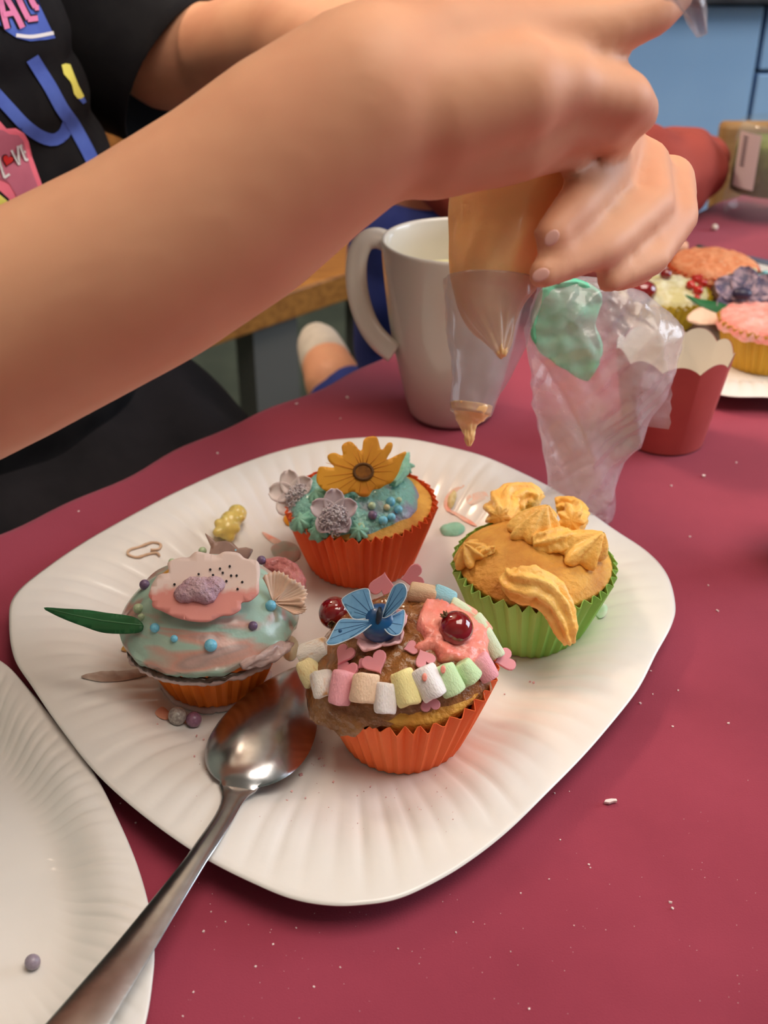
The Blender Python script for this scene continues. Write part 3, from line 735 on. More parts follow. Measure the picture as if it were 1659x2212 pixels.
# butterfly
M_wing = mat('blue_wing', (112, 166, 206), (86, 142, 190), rough=.55, scale=120, stretch=(1, .25, 1), bump=.2, bscale=300, ramp=(.35, .7))
M_wing_d = mat('wing_vein', (44, 92, 138), rough=.6)
M_wedge = mat('wing_edge', (206, 222, 232), rough=.6)
M_bfly = mat('butterfly_body', (30, 40, 56), (46, 70, 96), rough=.5, scale=300)
axis0 = PD(816, 1342, depth(bc)-br*.80); 
bf = empty('butterfly', axis0); tag(bf, 'light blue paper butterfly with spread wings on the blue candy ball', 'butterfly')
def plane_pt(px, py, o, n_):
    r = ray(px, py); return CAM+r*((o-CAM).dot(n_)/r.dot(n_))
def on_plane(poly, o, n_, th, name, m, parent, step=9, bend=0, sm=0, seedz=0):
    if sm: poly = smoothpoly(poly, sm)
    v, f = fill2d(poly, step); vs = []
    for q in v:
        p = plane_pt(q[0], q[1], o, n_); vs.append(p+n_*bend*((p-o).length**2))
    nv_ = len(vs); 
    ob = mk(name, vs, f, m, parent, solid=th, offset=0)
    return ob
base_n = Vector((0, -.62, .78))
WINGS = [([(810, 1332), (768, 1338), (752, 1322), (739, 1300), (742, 1291), (760, 1280), (780, 1273), (796, 1273), (800, 1290), (806, 1310), (813, 1330)], Vector((-.25, -.60, .80)),
          [((808, 1332), (760, 1285)), ((806, 1331), (785, 1276)), ((806, 1333), (745, 1305)), ((806, 1334), (765, 1322))]),
         ([(808, 1344), (790, 1360), (772, 1372), (745, 1385), (722, 1393), (705, 1391), (712, 1378), (722, 1358), (733, 1341), (745, 1337), (775, 1339), (800, 1340)], Vector((-.05, -.55, .85)),
          [((802, 1344), (735, 1345)), ((802, 1345), (722, 1362)), ((802, 1346), (714, 1380)), ((800, 1348), (750, 1382))]),
         ([(826, 1334), (832, 1312), (842, 1284), (850, 1268), (862, 1260), (873, 1262), (879, 1276), (876, 1292), (866, 1308), (852, 1322), (838, 1332)], Vector((-.45, -.75, .55)),
          [((828, 1332), (870, 1270)), ((828, 1332), (856, 1266)), ((829, 1333), (872, 1290))]),
         ([(826, 1340), (845, 1331), (862, 1322), (873, 1318), (873, 1340), (870, 1356), (864, 1369), (852, 1373), (840, 1369), (830, 1358), (825, 1346)], Vector((.1, -.60, .80)),
          [((828, 1342), (868, 1325)), ((828, 1343), (868, 1350)), ((828, 1345), (856, 1370)), ((828, 1347), (842, 1368))])]
for k, (poly, n_, veins) in enumerate(WINGS):
    n_ = n_.normalized(); wg = on_plane(poly, axis0, n_, .0004, 'wing', M_wing, bf, sm=46)
    V, F = [], []
    for (a, b) in veins:
        pa, pb2 = plane_pt(*a, axis0, n_)+n_*.00025, plane_pt(*b, axis0, n_)+n_*.00025
        v, f = tube([pa, pa.lerp(pb2, .5), pb2], [.00016, .00013, .00007], 5); F += [tuple(i+len(V) for i in q) for q in f]; V += v
    ed = [plane_pt(x, y, axis0, n_)+n_*.00015 for x, y in smoothpoly(poly, 40)]
    mk('wing_veins', V, F, M_wing_d, wg)
    v, f = tube(ed+[ed[0]], [.0002]*41, 5, cap=False); mk('wing_edge', v, f, M_wedge, wg)
    if k == 1:
        s0 = plane_pt(735, 1363, axis0, n_)+n_*.0004; v, f = lathe_data([(.0007, -.0002), (.0006, .0002)], 10)
        mk('wing_spot', [s0+n_.to_track_quat('Z', 'Y') @ q for q in v], f, M_wing_d, wg)
v, f = tube([PD(821, 1312, depth(axis0)-.0012), PD(820, 1324, depth(axis0)-.0022), PD(818, 1338, depth(axis0)-.0018), PD(816, 1347, depth(axis0)-.001)], [.0006, .0012, .0011, .0006], 12)
mk('body', v, f, M_bfly, bf)

# pearls
PME = {}
def pearl(px, py, rp, kind, label, c=None, where=None, group='sugar pearls', cat='sprinkle', name='sugar_pearl'):
    cols = {'blue': ((128, 206, 232), (112, 192, 222)), 'purple': ((122, 100, 130), (108, 86, 118)), 'mint': ((190, 208, 170), (178, 198, 158)),
            'grey': ((176, 168, 160), (140, 128, 124)), 'mauve': ((150, 106, 130), (134, 92, 116)), 'lilac': ((150, 138, 152), (140, 126, 142)), 'cream': ((214, 204, 160), (204, 192, 148)), 'white': ((236, 226, 214), (226, 214, 202)), 'teal': ((130, 200, 210), (110, 184, 198))}
    if kind not in PME:
        me = bpy.data.meshes.new(name); v, f = uvs(1.0, 20, 14); me.from_pydata(v, [], f); me.update()
        for p in me.polygons: p.use_smooth = True
        me.materials.append(mat('pearl_'+kind, *cols[kind], rough=.35, scale=3, spec=.5, coat=.2)); PME[kind] = me
    if c is not None:
        p, nn = hit(c, px, py+rp*.3); r = rw(rp, depth(p)); ctr = p+nn*r*.45
    else:
        p = on_plate(where, px, py+rp*.8) if where else PZ(px, py+rp*.8, TZ); r = rw(rp, depth(p)); ctr = p+Vector((0, 0, r*.95))
    tag(link(name, PME[kind], None, None, Matrix.Translation(ctr) @ Matrix.Diagonal((r, r, r, 1))), label, cat, group)
G = 'sugar pearls on the left cupcake'
for a in [(337, 1354, 10.5, 'blue', 'blue sugar pearl beside the stem of the green leaf'), (378, 1378, 8, 'blue', 'smallest blue sugar pearl on the mint band below the pale flower'),
          (455, 1391, 14, 'blue', 'biggest blue sugar pearl low on the mint band of the left cupcake'), (582, 1307, 12, 'blue', 'blue sugar pearl just below the peach fan blossom'),
          (545, 1350, 10, 'purple', 'purple sugar pearl below the right edge of the pale flower'), (316, 1263, 11.5, 'purple', 'dark purple sugar pearl at the left rim of the pale flower'),
          (302, 1313, 11, 'mint', 'pale green sugar pearl above the green leaf'), (308, 1332, 8, 'mint', 'small pale green sugar pearl touching the green leaf base'), (565, 1210, 10, 'purple', 'purple sugar pearl behind the pale flower near the peach blossom'),
          (510, 1191, 9, 'blue', 'blue sugar pearl on the taupe cream curl at the back'), (372, 1214, 8, 'mint', 'pale green sugar pearl behind the left petal of the pale flower'),
          (438, 1190, 9, 'mint', 'greenish sugar pearl at the top back of the left cupcake')]:
    pearl(*a, c=leftc, group=G)
G = 'sugar pearls on the daisy cupcake'
for a in [(803, 1092, 8.5, 'mint', 'grey green sugar pearl at upper left of the pearl cluster'), (804, 1112, 10, 'purple', 'purple sugar pearl in the cluster below the daisy'),
          (779, 1137, 9.5, 'mint', 'lone pale green sugar pearl beside the front white blossom'), (843, 1083, 10, 'blue', 'topmost blue sugar pearl of the cluster'),
          (859, 1100, 9.5, 'blue', 'rightmost blue sugar pearl of the cluster'), (845, 1116, 9, 'blue', 'lower right blue sugar pearl of the cluster'),
          (827, 1123, 10, 'blue', 'lowest blue sugar pearl of the cluster'), (835, 1096, 7.5, 'cream', 'cream sugar pearl in the middle of the cluster'), (861, 1080, 6.5, 'mint', 'tiny green sugar pearl right above the cluster')]:
    pearl(*a, c=back, group=G)
pearl(385, 1545, 20, 'grey', 'speckled grey sugar pearl on the plate at the foot of the left cupcake', where='main', group='loose sugar pearls')
pearl(420, 1553, 17, 'mauve', 'mauve sugar pearl on the plate beside the speckled grey pearl', where='main', group='loose sugar pearls')
pearl(73, 2075, 17, 'lilac', 'single lilac sugar pearl lying on the lower left plate', where='left', group='loose sugar pearls')
pearl(1543, 492, 7, 'white', 'small white sugar pearl on the cloth between the hand and the green jar', group='loose sugar pearls')

# pale anemone wafer on the left cupcake
p0, n0 = hit(leftc, 445, 1268); d0 = depth(p0); nA = Vector((-.02, -.42, .9)).normalized(); oA = p0+n0*.0056
fa = empty('wafer_flower', oA); tag(fa, 'pale pink wafer flower with sugared centre lying on the left cupcake', 'flower', 'wafer and sugar flowers')
M_anem = mat('pale_wafer', (226, 202, 194), (220, 192, 186), rough=.6, scale=60)
M_anem_p = mat('salmon_wash', (226, 140, 132), (218, 126, 120), rough=.3, scale=70, coat=.4, bump=.5, bscale=500)
out = []
cxp, cyp = 443, 1268
pet = [(330, 1262), (345, 1243), (365, 1238), (363, 1217), (390, 1206), (408, 1205), (424, 1193), (450, 1197), (470, 1200), (486, 1193), (515, 1196), (530, 1208), (556, 1214), (562, 1232), (560, 1258), (560, 1278), (558, 1285),
       (540, 1300), (522, 1303), (520, 1318), (500, 1330), (478, 1332), (450, 1344), (415, 1343), (380, 1335), (352, 1322), (330, 1312), (330, 1300), (322, 1290), (326, 1275)]
w1 = on_plane(pet, oA, nA, .0007, 'wafer_disc', M_anem, fa, sm=120, step=14, bend=1.2)
lowp = [(326, 1275), (345, 1284), (375, 1292), (400, 1280), (440, 1300), (490, 1290), (530, 1276), (556, 1270), (554, 1283), (536, 1297), (518, 1302), (514, 1316), (498, 1326), (476, 1328), (448, 1338), (415, 1337), (382, 1329), (356, 1318), (335, 1308), (335, 1298)]
def wafer_wash(m):
    nt = m.node_tree; N = nt.nodes.new; L = nt.links.new; b = nt.nodes['Principled BSDF']
    tc = N('ShaderNodeTexCoord'); sx_ = N('ShaderNodeSeparateXYZ'); L(tc.outputs['Object'], sx_.inputs[0])
    n = N('ShaderNodeTexNoise'); n.inputs['Scale'].default_value = 170; n.inputs['Detail'].default_value = 5; L(tc.outputs['Object'], n.inputs['Vector'])
    m1 = N('ShaderNodeMath'); m1.operation = 'MULTIPLY_ADD'; m1.inputs[1].default_value = -95; L(sx_.outputs['Y'], m1.inputs[0]); L(n.outputs['Fac'], m1.inputs[2])
    r = N('ShaderNodeValToRGB'); e = r.color_ramp.elements; e[0].position = .50; e[0].color = (*lin((230, 208, 200)), 1); e[1].position = .85; e[1].color = (*lin((222, 146, 138)), 1)
    L(m1.outputs[0], r.inputs[0]); L(r.outputs[0], b.inputs['Base Color']); b.inputs['Roughness'].default_value = .4
M_wash = mat('washed_wafer', (230, 208, 200)); wafer_wash(M_wash); w1.data.materials[0] = M_wash
M_sug = mat('lilac_sugar', (204, 172, 182), (186, 150, 164), rough=.5, scale=160, bump=1.0, bscale=700, bdist=.0015)
B = Blob()
for px, py, r in ((402, 1284, 26), (435, 1276, 34), (464, 1266, 24), (418, 1268, 26), (448, 1288, 24)):
    q = plane_pt(px, py, oA, nA); B.ball(q+nA*.0008, rw(r, d0), (1, 1, .7))
B.build('sugar_centre', M_sug, fa, voxel=.0009, smooth=2, disp=lambda v: Vector((nz(v*500), nz(v*500+Vector((7, 0, 0))), nz(v*500+Vector((0, 7, 0)))))*.0006)
V, F = [], []
for px, py in ((455, 1233), (461, 1245), (476, 1231), (497, 1226), (500, 1246), (512, 1246), (524, 1260), (468, 1250), (482, 1240), (430, 1243), (514, 1275), (378, 1265), (476, 1262), (490, 1258)):
    q = plane_pt(px, py, oA, nA)+nA*.0010; v, f = uvs(.0005, 8, 6); F += [tuple(i+len(V) for i in x) for x in f]; V += [q+x for x in v]
st = mk('stamen_dots', V, F, mat('black_dot', (40, 34, 34), rough=.6), fa)
# peach fan blossom
p1, n1 = hit(leftc, 600, 1300); d1 = depth(p1)
M_peach = mat('peach_wafer', (232, 200, 176), (222, 184, 160), rough=.6, scale=90, sss=.1)
fb = empty('wafer_flower', p1); tag(fb, 'peach fan shaped blossom with ribbed petals at the right of the left cupcake', 'flower', 'wafer and sugar flowers')
nP = Vector((.25, -.55, .75)).normalized(); yP = Vector((.35, .1, .8))
for dx_, dy_, L, Wd in ((.18, 1, 66, 66), (.95, .42, 72, 62), (.96, -.22, 68, 40)):
    v, f = petal(rw(L, d1), rw(Wd, d1), .0016, .003, nu=25, nv=8, ridge=.0006, rk=22, fan=True)
    n_ = nP; yP = RT*dx_+UP*dy_; y = (yP-n_*yP.dot(n_)).normalized(); x = y.cross(n_)
    Mo = Matrix.Translation(PD(592, 1302, d1-.005)) @ Matrix((x, y, n_)).transposed().to_4x4()
    mk('petal', [Mo @ q for q in v], f, M_peach, fb, solid=.0005)
# taupe curl at the back, leaf at the left
oC = PD(495, 1190, depth(hit(leftc, 495, 1195)[0])-.001)
on_plane([(443, 1153), (456, 1162), (466, 1172), (490, 1170), (505, 1176), (515, 1186), (532, 1184), (546, 1188), (540, 1200), (532, 1212), (500, 1214), (470, 1212), (452, 1200), (456, 1182)], oC, Vector((.05, -.6, .8)).normalized(), .0022, 'taupe_flake', M_taupe, leftc.root, step=8)
piped(leftc, [(570, 1216, 12), (605, 1216, 26), (632, 1240, 24), (645, 1270, 14)], k=5, amp=.12, name='salmon_smear', m=mat('salmon_icing', (206, 130, 128), (190, 112, 112), rough=.35, scale=70, coat=.3, bump=.9, bscale=400, bdist=.002), lift=-.62)
piped(leftc, [(520, 1440, 8), (545, 1428, 14), (570, 1418, 16), (600, 1405, 14), (625, 1392, 8)], k=3, amp=.25, name='icing_fold', m=M_lip, lift=.5)
M_leaf = mat('green_wafer_leaf', (32, 104, 58), (24, 88, 46), rough=.5, scale=60)
pl, nl = hit(leftc, 312, 1352); oL = PD(306, 1350, depth(pl)-.001); nL = Vector((-.15, -.5, .85)).normalized()
lf = on_plane([(95, 1313), (140, 1315), (190, 1318), (230, 1324), (270, 1329), (296, 1336), (310, 1352), (300, 1366), (265, 1369), (220, 1366), (180, 1353), (140, 1338), (110, 1324)], oL, nL, .0005, 'wafer_leaf', M_leaf, None, sm=70, step=10)
tag(lf, 'long dark green wafer leaf sticking out of the left cupcake', 'leaf', 'wafer leaves')
vv = [plane_pt(x, y, oL, nL)+nL*.0003 for x, y in ((105, 1316), (160, 1329), (220, 1341), (270, 1347), (308, 1351))]
v, f = tube(vv, [.00012, .0002, .00025, .00025, .0002], 6); mk('leaf_vein', v, f, mat('leaf_vein', (84, 140, 96), rough=.6), lf)

# yellow daisy standing on the back cupcake
pd_, nd = hit(back, 785, 1075); oD = PD(785, 1020, depth(pd_)-.002); nD = Vector((-.05, -.72, .62)).normalized()
M_daisy = mat('yellow_wafer', (222, 158, 40), (206, 138, 26), rough=.6, scale=45, ramp=(.4, .6), c3=(226, 118, 46))
daisy = [(686, 1020), (692, 1008), (722, 1010), (710, 996), (708, 984), (722, 978), (740, 984), (738, 966), (745, 957), (760, 955), (780, 974), (786, 950), (800, 943), (815, 946), (824, 972), (838, 957), (848, 958), (846, 972), (835, 993),
         (860, 982), (878, 976), (868, 1000), (860, 1022), (846, 1042), (832, 1048), (820, 1056), (806, 1058), (795, 1072), (778, 1072), (764, 1062), (745, 1068), (735, 1072), (715, 1066), (696, 1056), (684, 1040)]
dz_ = empty('wafer_daisy', oD); tag(dz_, 'yellow orange wafer daisy standing upright on the rear cupcake', 'flower', 'wafer and sugar flowers')
on_plane(daisy, oD, nD, .0007, 'petals', M_daisy, dz_, step=9, sm=150)
V, F = [], []
for (x, y) in ((700, 1030), (704, 1000), (716, 1000), (742, 992), (762, 974), (784, 968), (824, 976), (838, 992), (852, 1000), (850, 1018), (836, 1040), (815, 1052), (798, 1062), (776, 1064), (752, 1060), (728, 1060), (706, 1048), (770, 962), (805, 956)):
    a_, b_ = plane_pt(785+(x-785)*.25, 1020+(y-1020)*.25, oD, nD)+nD*.00036, plane_pt(x, y, oD, nD)+nD*.00036
    v, f = tube([a_, a_.lerp(b_, .5), b_], [.00026, .00020, .00006], 5); F += [tuple(i+len(V) for i in q) for q in f]; V += v
mk('petal_creases', V, F, mat('daisy_crease', (204, 132, 32), (196, 122, 30), rough=.7), dz_)
M_dc = mat('daisy_centre', (150, 96, 20), (120, 72, 16), rough=.7, scale=200, bump=.5)
q = [plane_pt(785+20*math.cos(t*.3927), 1020+17*math.sin(t*.3927), oD, nD)+nD*.0008 for t in range(16)]
v, f = tube(q+[q[0]], [.00075]*17, 8, cap=False); mk('centre_ring', v, f, mat('daisy_ring', (92, 58, 14), rough=.7), dz_)
on_plane([(785+18*math.cos(t*.3927), 1020+15*math.sin(t*.3927)) for t in range(16)], oD+nD*.0006, nD, .0008, 'centre', M_dc, dz_, step=6)
piped(back, [(845, 1052, 8), (862, 1036, 12), (872, 1010, 12), (880, 986, 6)], k=4, name='mint_smear', m=M_mintp, lift=1.2)
# two white blossoms
M_wpet = mat('white_sugar_petal', (230, 216, 212), (220, 202, 202), rough=.5, scale=120, sss=.1)
M_lpet = mat('lilac_sugar_petal', (208, 194, 200), (196, 180, 190), rough=.5, scale=120, sss=.1)
M_nonp = mat('white_sugar_grains', (226, 218, 220), (212, 200, 206), rough=.7, scale=400)
for k, (px, py, m_, lab, cx2, cy2, R2) in enumerate(((632, 1066, M_wpet, 'whitish pink five petal sugar blossom on the left rim of the rear cupcake', 648, 1078, 30), (722, 1108, M_lpet, 'lilac grey five petal sugar blossom on the front of the rear cupcake', 722, 1124, 32))):
    p, nn = hit(back, px, py+10); d = depth(p); n_ = Vector((-.1 if k else -.3, -.72, .66)).normalized(); ctr = PD(px, py, d-.004)
    t = empty('sugar_blossom', ctr); tag(t, lab, 'flower', 'wafer and sugar flowers')
    blossom(t, ctr, n_, UP, 5, rw(52, d), rw(44, d), .0016, .0012, m_, a0=(.0 if k else .25), solid=.0005, nu=9)
    random.seed(40+k); V, F = [], []
    cc = PD(cx2, cy2, d-.006)
    for i in range(240):
        aa = random.uniform(0, 2*math.pi); rr = rw(R2, d)*math.sqrt(random.random()); q = cc+RT*rr*math.cos(aa)-UP*rr*math.sin(aa)*1.1+n_*(.0024*(1-(rr/rw(R2, d))**2)+random.uniform(-.001, .0006))
        dv = (n_+Vector((random.uniform(-1, 1), random.uniform(-1, 1), random.uniform(-1, 1)))).normalized()
        v, f = tube([q, q+dv*.0014], [.00038, .00026], 5); F += [tuple(i_+len(V) for i_ in x) for x in f]; V += v
    mk('sugar_grains', V, F, M_nonp, t)['kind'] = 'stuff'

# ------------------------------------------------------------------ spoon
def proj(p):
    v = Vector(p)-CAM; d = v.dot(FW); return (W/2+v.x/d*FPX, H/2-v.dot(UP)/d*FPX)
def solve_h(x, y, py):
    lo, hi = 0, .5
    for _ in range(40):
        m = (lo+hi)/2
        if proj((x, y, TZ+m))[1] > py: lo = m
        else: hi = m
    return lo
M_steel = mat('spoon_steel', (188, 188, 190), (176, 175, 176), rough=.25, metal=1.0, scale=120, bump=.06, bscale=200, stretch=(1, 1, 1))
tip, nk = PZ(640, 1441, TZ+.0058), PZ(514, 1702, TZ+.0132)
ax = (nk-tip); Lb = ax.length; ax.normalize(); wd = ax.cross(Vector((0, 0, 1))).normalized(); nz_ = wd.cross(ax).normalized()
if nz_.z < 0: nz_ = -nz_
NS, NU = 44, 25; vs = []
def bw(s):
    # half width, widest past the middle, drawn to the neck
    if s < .0: return 0
    e = (s/.64) if s < .64 else (1-(s-.64)/.36)
    a = math.sin(e*math.pi/2)**.78 if s < .64 else (math.sqrt(max(0, 1-(1-e)**2.2)))
    return max(.0006, .0200*a)
hwn = .0031
path = [(tip+ax*Lb*(j/(NS-1))) for j in range(NS)]
rows = []
for j in range(NS):
    s = j/(NS-1); h = max(bw(s), .0069 if s > .85 else .0006)
    arch = .0098*(bw(s)/.0200)**1.1*(1-.15*s)
    rows.append((path[j], h, arch, nz_, wd))
hp = [(514, 1702, .0132), (484, 1765, .0150), (428, 1850, .0168), (355, 1955, .0172), (280, 2062, .0176), (215, 2150, .0180), (160, 2225, .0182), (80, 2330, .0184)]
hpts = spline([PZ(x, y, TZ+z) for x, y, z in hp], 40, False)
def hw(t): return .0031+.0038*math.exp(-t/.035)+.0006*min(1, t*4)+.0062*max(0, (t-.30)/.70)**1.2
for j, p in enumerate(hpts[1:]):
    t = (j+1)/39; d_ = (hpts[min(j+2, 39)]-hpts[j]).normalized(); w2 = d_.cross(Vector((0, 0, 1))).normalized(); n2 = w2.cross(d_)
    if n2.z < 0: n2 = -n2
    rows.append((p, hw(t), .0012, n2, w2))
for p, h, arch, n2, w2 in rows:
    for i in range(NU):
        u = i/(NU-1)*2-1
        vs.append(p+w2*h*u+n2*(arch*(1-abs(u)**2.3)))
o = mk('spoon', vs, grid_faces(NU, len(rows), False), M_steel, solid=.0013, offset=-1)
md = o.modifiers.new('b', 'BEVEL'); md.width = .0003; md.segments = 2
tag(o, 'steel tablespoon lying bowl down across the edges of two paper plates', 'spoon')

# ------------------------------------------------------------------ gummy bear and icing smears on the plate
M_gum = mat('yellow_gummy', (226, 204, 120), (214, 190, 100), rough=.25, scale=60, sss=.3, coat=.3)
B = Blob()
for px, py, r, dz in ((490, 1142, 20, .0035), (498, 1126, 19, .0040), (512, 1110, 17, .0040), (506, 1097, 6, .005), (526, 1108, 6.5, .005), (522, 1118, 7, .006), (472, 1130, 8, .005), (510, 1142, 8, .005), (470, 1150, 9, .004), (497, 1160, 9, .003), (487, 1122, 8, .006)):
    p = on_plate_ = None
    q = PLATE_PT('main', px, py) if False else None
    z = TZ+.001
    for _ in range(12):
        p = PZ(px, py, z); z = .5*z+.5*plate_z('main', p.x, p.y)
    p = PZ(px, py, z+dz); B.ball(p, rw(r*1.25, depth(p)))
tag(B.build('gummy_bear', M_gum, voxel=.0008, smooth=2), 'pale yellow gummy bear lying on the plate rim behind the left cupcake', 'candy')
def ppt(key, px, py):
    z = TZ+.001
    for _ in range(12):
        p = PZ(px, py, z); z = .5*z+.5*plate_z(key, p.x, p.y)
    return PZ(px, py, z)
def smear(poly, m, label, hgt=.0010, key='main', step=5, edge=7, lump=.0006):
    poly = smoothpoly(poly, 50); v, f = fill2d(poly, step); vs = []
    for q in v:
        p = ppt(key, q[0], q[1]); e = min(1, edist(q, poly)/edge); e = math.sqrt(max(0, 1-(1-e)**2))
        vs.append(p+Vector((0, 0, .0003+(hgt+lump*nz(p*420))*e)))
    tag(mk('icing_smear', vs, f, m), label, 'smear', 'icing smears on the middle plate')
M_beige = mat('beige_smear', (214, 180, 150), (200, 164, 134), rough=.35, scale=100)
P = [ppt('main', x, y)+Vector((0, 0, .0006)) for x, y in ((345, 1203), (338, 1196), (318, 1200), (296, 1206), (277, 1200), (280, 1190), (300, 1184), (318, 1177), (332, 1174), (347, 1178), (344, 1188), (326, 1190))]
v, f = tube(spline(P, 50, False), [.0006+.0004*abs(nz((i*.3, 1, 1))) for i in range(50)], 8)
tag(mk('icing_smear', v, f, M_beige), 'beige loop shaped icing smear on the plate rim left of the gummy bear', 'smear', 'icing smears on the middle plate')
M_coral = mat('coral_smear', (236, 150, 128), (228, 188, 170), rough=.4, scale=120)
smear([(958, 1090), (964, 1072), (980, 1056), (1004, 1048), (1000, 1054), (984, 1066), (974, 1082), (972, 1100), (990, 1110), (1015, 1124), (1032, 1138), (1008, 1130), (980, 1112), (964, 1104)], M_coral, 'coral icing smear on the plate between daisy cupcake and green case', hgt=.0005)
smear([(968, 1075), (978, 1064), (986, 1068), (982, 1088), (974, 1100), (966, 1094)], mat('yellow_crumb', (226, 204, 150), (206, 176, 110), rough=.7, scale=300), 'yellowish cake crumb stuck in the coral icing smear', hgt=.0022)
smear([(1012, 1070), (1040, 1062), (1058, 1070), (1044, 1082), (1020, 1092), (1008, 1084)], mat('faint_coral', (236, 196, 180), (226, 210, 200), rough=.45, scale=150), 'faint coral wash on the plate right of the coral smear', hgt=.0002)
smear([(952, 1140), (972, 1132), (998, 1134), (1004, 1146), (988, 1158), (960, 1158), (952, 1150)], M_mintp, 'mint icing dab on the plate in front of the coral smear', hgt=.0018)
smear([(1285, 1320), (1300, 1305), (1312, 1312), (1308, 1330), (1294, 1336)], mat('faint_mint', (190, 218, 196), (210, 220, 206), rough=.45, scale=150), 'faint mint stain on the plate at the right of the green case', hgt=.0003)
smear([(585, 1185), (610, 1170), (640, 1178), (650, 1200), (632, 1215), (600, 1208)], mat('grey_mint_smear', (168, 172, 158), (190, 160, 150), rough=.4, scale=120), 'grey green icing smear on the plate between the left and rear cupcakes', hgt=.0006)
smear([(566, 1150), (590, 1160), (610, 1172), (600, 1178), (580, 1168)], M_coral, 'thin coral streak on the plate left of the rear orange case', hgt=.0005)
smear([(175, 1462), (215, 1452), (262, 1450), (310, 1444), (330, 1440), (322, 1456), (285, 1468), (240, 1474), (205, 1472)], mat('brown_grey_patch', (166, 140, 126), (196, 176, 164), rough=.4, scale=90), 'thin brown grey patch on the plate below the green leaf', hgt=.0006)  # thin brown grey patch, paler in random spots
smear([(335, 1540), (352, 1528), (372, 1548), (362, 1556), (345, 1552)], mat('salmon_smear', (226, 166, 140), (214, 150, 124), rough=.4, scale=90), 'small salmon smear on the plate left of the speckled grey pearl', hgt=.0005)
smear([(262, 1404), (276, 1386), (284, 1392), (276, 1408)], mat('mustard_smear', (196, 150, 70), (180, 132, 56), rough=.4, scale=90), 'mustard speck on the plate directly below the green leaf', hgt=.0008)
smear([(612, 1120), (626, 1112), (640, 1124), (634, 1138), (618, 1134)], mat('amber_smear', (240, 160, 40), (226, 146, 30), rough=.3, scale=90), 'amber blob on the plate at the left of the rear orange case', hgt=.0022)
# ring of spilled icing at the foot of the left cupcake
P, R = [], []
for i in range(60):
    a = A(150+215*i/59); r = leftc.rb+.0012+.0012*nz((i*.3, 2, 2)); P.append((leftc.x+r*math.cos(a), leftc.y+r*math.sin(a), leftc.z0+.0008)); R.append(.0012+.0016*abs(nz((i*.4, 5, 5))))
v, f = tube(P, R, 10); tag(mk('icing_smear', v, f, M_lip), 'grey pink icing spilled around the foot of the left cupcake', 'smear', 'icing smears on the middle plate')
smear([(612, 1400), (622, 1384), (636, 1386), (646, 1398), (640, 1420), (628, 1428), (614, 1420)], mat('pale_sugar_shape', (202, 190, 158), (194, 180, 146), rough=.5, scale=60), 'pale butter coloured sugar shape between left cupcake and the white marshmallow', hgt=.004)

# sugar crumbs: one object on the cloth, one on the plates; the big flake is a thing
M_crys = mat('sugar_crystal', (240, 222, 220), (228, 200, 200), rough=.3, scale=80)
def crumbs(name, pts, label, parent_m=M_crys):
    V, F = [], []
    for p, s in pts:
        R = Matrix.Rotation(random.uniform(0, 6), 3, 'Z') @ Matrix.Rotation(random.uniform(-.6, .6), 3, 'X')
        k = len(V); sx, sy, sz = s*random.uniform(.6, 1.3), s*random.uniform(.5, 1), s*random.uniform(.4, .8)
        for z in (-1, 1):
            for x, y in ((-1, -1), (1, -1), (.8, 1), (-.9, .8)): V.append(p+Vector((0, 0, sz*.8))+R @ Vector((x*sx, y*sy, z*sz)))
        F += [(k, k+3, k+2, k+1), (k+4, k+5, k+6, k+7), (k, k+1, k+5, k+4), (k+1, k+2, k+6, k+5), (k+2, k+3, k+7, k+6), (k+3, k, k+4, k+7)]
    tag(mk(name, V, F, parent_m, smooth=False), label, 'crumbs', kind='stuff')
pts = []
for px, py, r in ((293, 1778, 5), (440, 2013, 5), (552, 2088, 4), (418, 2144, 3.5), (395, 2196, 4), (678, 2132, 4), (456, 1970, 3), (487, 1992, 3), (260, 1736, 3), (1395, 1230, 4), (1550, 1320, 5), (1530, 1265, 3), (1383, 1520, 4), (1410, 1500, 3), (1453, 1570, 4),
                  (1465, 1492, 3), (1406, 1450, 3), (1573, 1563, 4), (1272, 1868, 4), (1275, 1875, 3), (1186, 1900, 3), (1448, 1950, 5), (1452, 1963, 5), (1125, 1930, 3), (1143, 2180, 4), (1103, 2056, 2.5), (1210, 1815, 3), (1198, 1714, 3), (1230, 1710, 2.5), (985, 2015, 3),
                  (735, 2090, 3), (860, 2050, 3), (590, 2040, 3), (640, 2005, 3), (1240, 2000, 2.5), (1520, 1030, 5), (1450, 1050, 4), (1490, 1160, 3), (1590, 1000, 3), (750, 860, 4), (640, 873, 4), (470, 980, 3), (170, 1105, 3), (735, 905, 3)):
    p = PZ(px, py, TZ); pts.append((p, rw(r*.62, depth(p))))
for i in range(150):
    px, py = random.uniform(350, 1650), random.uniform(1650, 2200)
    p = PZ(px, py, TZ)
    if abs(plate_z('main', p.x, p.y)-TZ) > .0005 and (p-Vector((PLATES['main'][0].x, PLATES['main'][0].y, TZ))).length < .155: continue
    pts.append((p, rw(random.uniform(.4, .9), depth(p))))
crumbs('sugar_crumbs', pts, 'tiny pale sugar crumbs scattered over the maroon cloth')
pts = []
